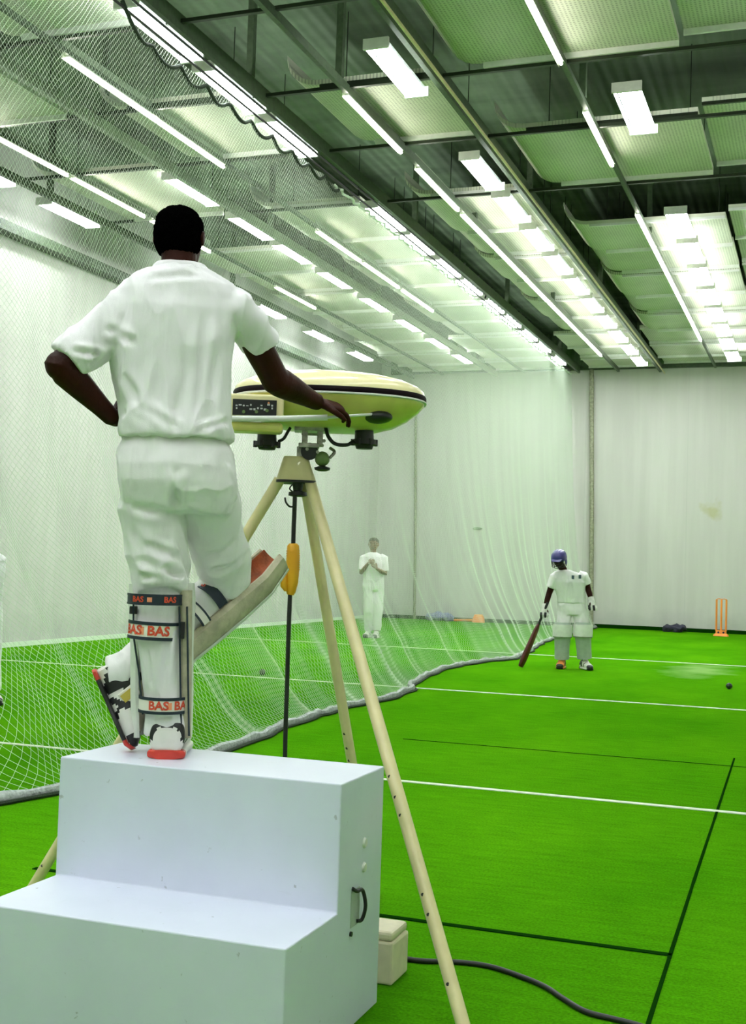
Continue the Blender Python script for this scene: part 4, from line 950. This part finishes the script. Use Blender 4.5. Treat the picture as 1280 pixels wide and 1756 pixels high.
figure('player in white clothes standing behind the net, cut off by the left edge', OE, J3, (.2, -.1), skin='skin2', hairm='hair2', pads=False)

# ------------------------------------------------------------------ stumps, balls and kit
def stumps(name, label, base_pt, lying=False):
    t = thing(name, label, 'stumps', (base_pt.x, base_pt.y, 0))
    x, y = base_pt.x, base_pt.y
    b = MB(); b.loft([((x, y, .002), Vector((.17, 0, 0)), Vector((0, .10, 0))), ((x, y, .03), Vector((.165, 0, 0)), Vector((0, .09, 0))), ((x, y, .06), Vector((.12, 0, 0)), Vector((0, .05, 0))), ((x, y, .13), Vector((.115, 0, 0)), Vector((0, .04, 0)))], 24, 4)
    B = obj('spring_base', b, M['stump'], t)
    for dx in (-.055, .055): obj('base_hole', MB().tube([(x+dx, y-.06, .085), (x+dx, y-.038, .085)], .022, 14), M['bagblack'], B)
    for dx in (-.105, 0, .105):
        s_ = MB(); s_.tube([(x+dx, y, .12), (x+dx, y, .79), (x+dx, y, .815), (x+dx, y, .822)], [.021, .021, .019, .010], 16); obj('stump', s_, M['stump'], t)
    for dx in (-.052, .052): b2 = MB(); b2.tube([(x+dx-.05, y, .828), (x+dx, y, .831), (x+dx+.05, y, .828)], [.007, .010, .007], 10); obj('bail', b2, M['stump'], t)
    return t
stumps('stumps', 'orange plastic stumps on a base by the back wall', Pz(1237, 1091))
p = Pz(826, 1067); p.y = YB-.30
t = thing('stump_base', 'orange plastic stump base lying by the back wall behind the net', 'stump base', (p.x, p.y, 0))
b = MB(); b.loft([((p.x, p.y, .002), Vector((.15, 0, 0)), Vector((0, .12, 0))), ((p.x, p.y, .10), Vector((.14, 0, 0)), Vector((0, .10, 0))), ((p.x, p.y, .20), Vector((.10, 0, 0)), Vector((0, .06, 0)))], 22, 4); obj('block', b, M['stump'], t)
b = MB(); b.tube([(p.x-.65, p.y+.05, .03), (p.x-.13, p.y+.02, .05)], .03, 14); obj('fallen_stump', b, M['stump'], t)
def heap(name, label, cat, px, py, w, h, m, seed):
    p = Pz(px, py); p.y = min(p.y, YB-.42); b = MB(); rn = random.Random(seed)
    for k in range(7): b.ball((p.x+rn.uniform(-.6, .6)*w, p.y+rn.uniform(-.1, .1), h*rn.uniform(.35, .6)), (w*.35, .13, h*rn.uniform(.35, .5)), 14)
    me = fuse(b, .02, 2, fold=.03, fscale=(9, 9, 9), foff=seed)
    k = len(me.vertices)
    for q in me.vertices: q.co.z = max(q.co.z, .003)
    o = obj(name, None, m, None, True, mesh=me); return tag(o, label, cat)
heap('kit_bag', 'crumpled lilac-blue kit bag by the back wall behind the net', 'bag', 762, 1064, .38, .22, M['blueb'], 2)
heap('kit_bag', 'crumpled dark kit bag lying against the back wall right of the batsman', 'bag', 1164, 1082, .30, .18, M['bagblack'], 5)
for px, py, lab in ((1251, 1182, 'dark cricket ball lying on turf right of the batsman'), (450, 1158, 'dark cricket ball on turf behind the net, beside the tripod')):
    p = Pz(px, py); b = MB(); b.ball((0, 0, 0), .037, 20); o = obj('cricket_ball', b, M['ball']); o.location = (p.x, p.y, .038)
    tag(o, lab, 'ball')
    sm_ = MB(); sm_.tube([(.0372*math.cos(a), .0372*math.sin(a), 0) for a in [k*math.pi/12 for k in range(25)]], .0016, 6); so_ = obj('seam', sm_, M['stripe'])
    so_.parent = o
p = Py(819, 906, YB-.03)
t = thing('wall_spot', 'small unidentified grey oval spot on the back wall behind the net', 'wall spot', p)  # unidentified grey spot, made up as a solid on the wall
b = MB(); b.loft([(p+Vector((0, .03, 0)), Vector((.12, 0, 0)), Vector((0, 0, .04))), (p, Vector((.12, 0, 0)), Vector((0, 0, .04))), (p-Vector((0, .05, 0)), Vector((.08, 0, 0)), Vector((0, 0, .025)))], 20); obj('spot_body', b, M['trunk'], t)
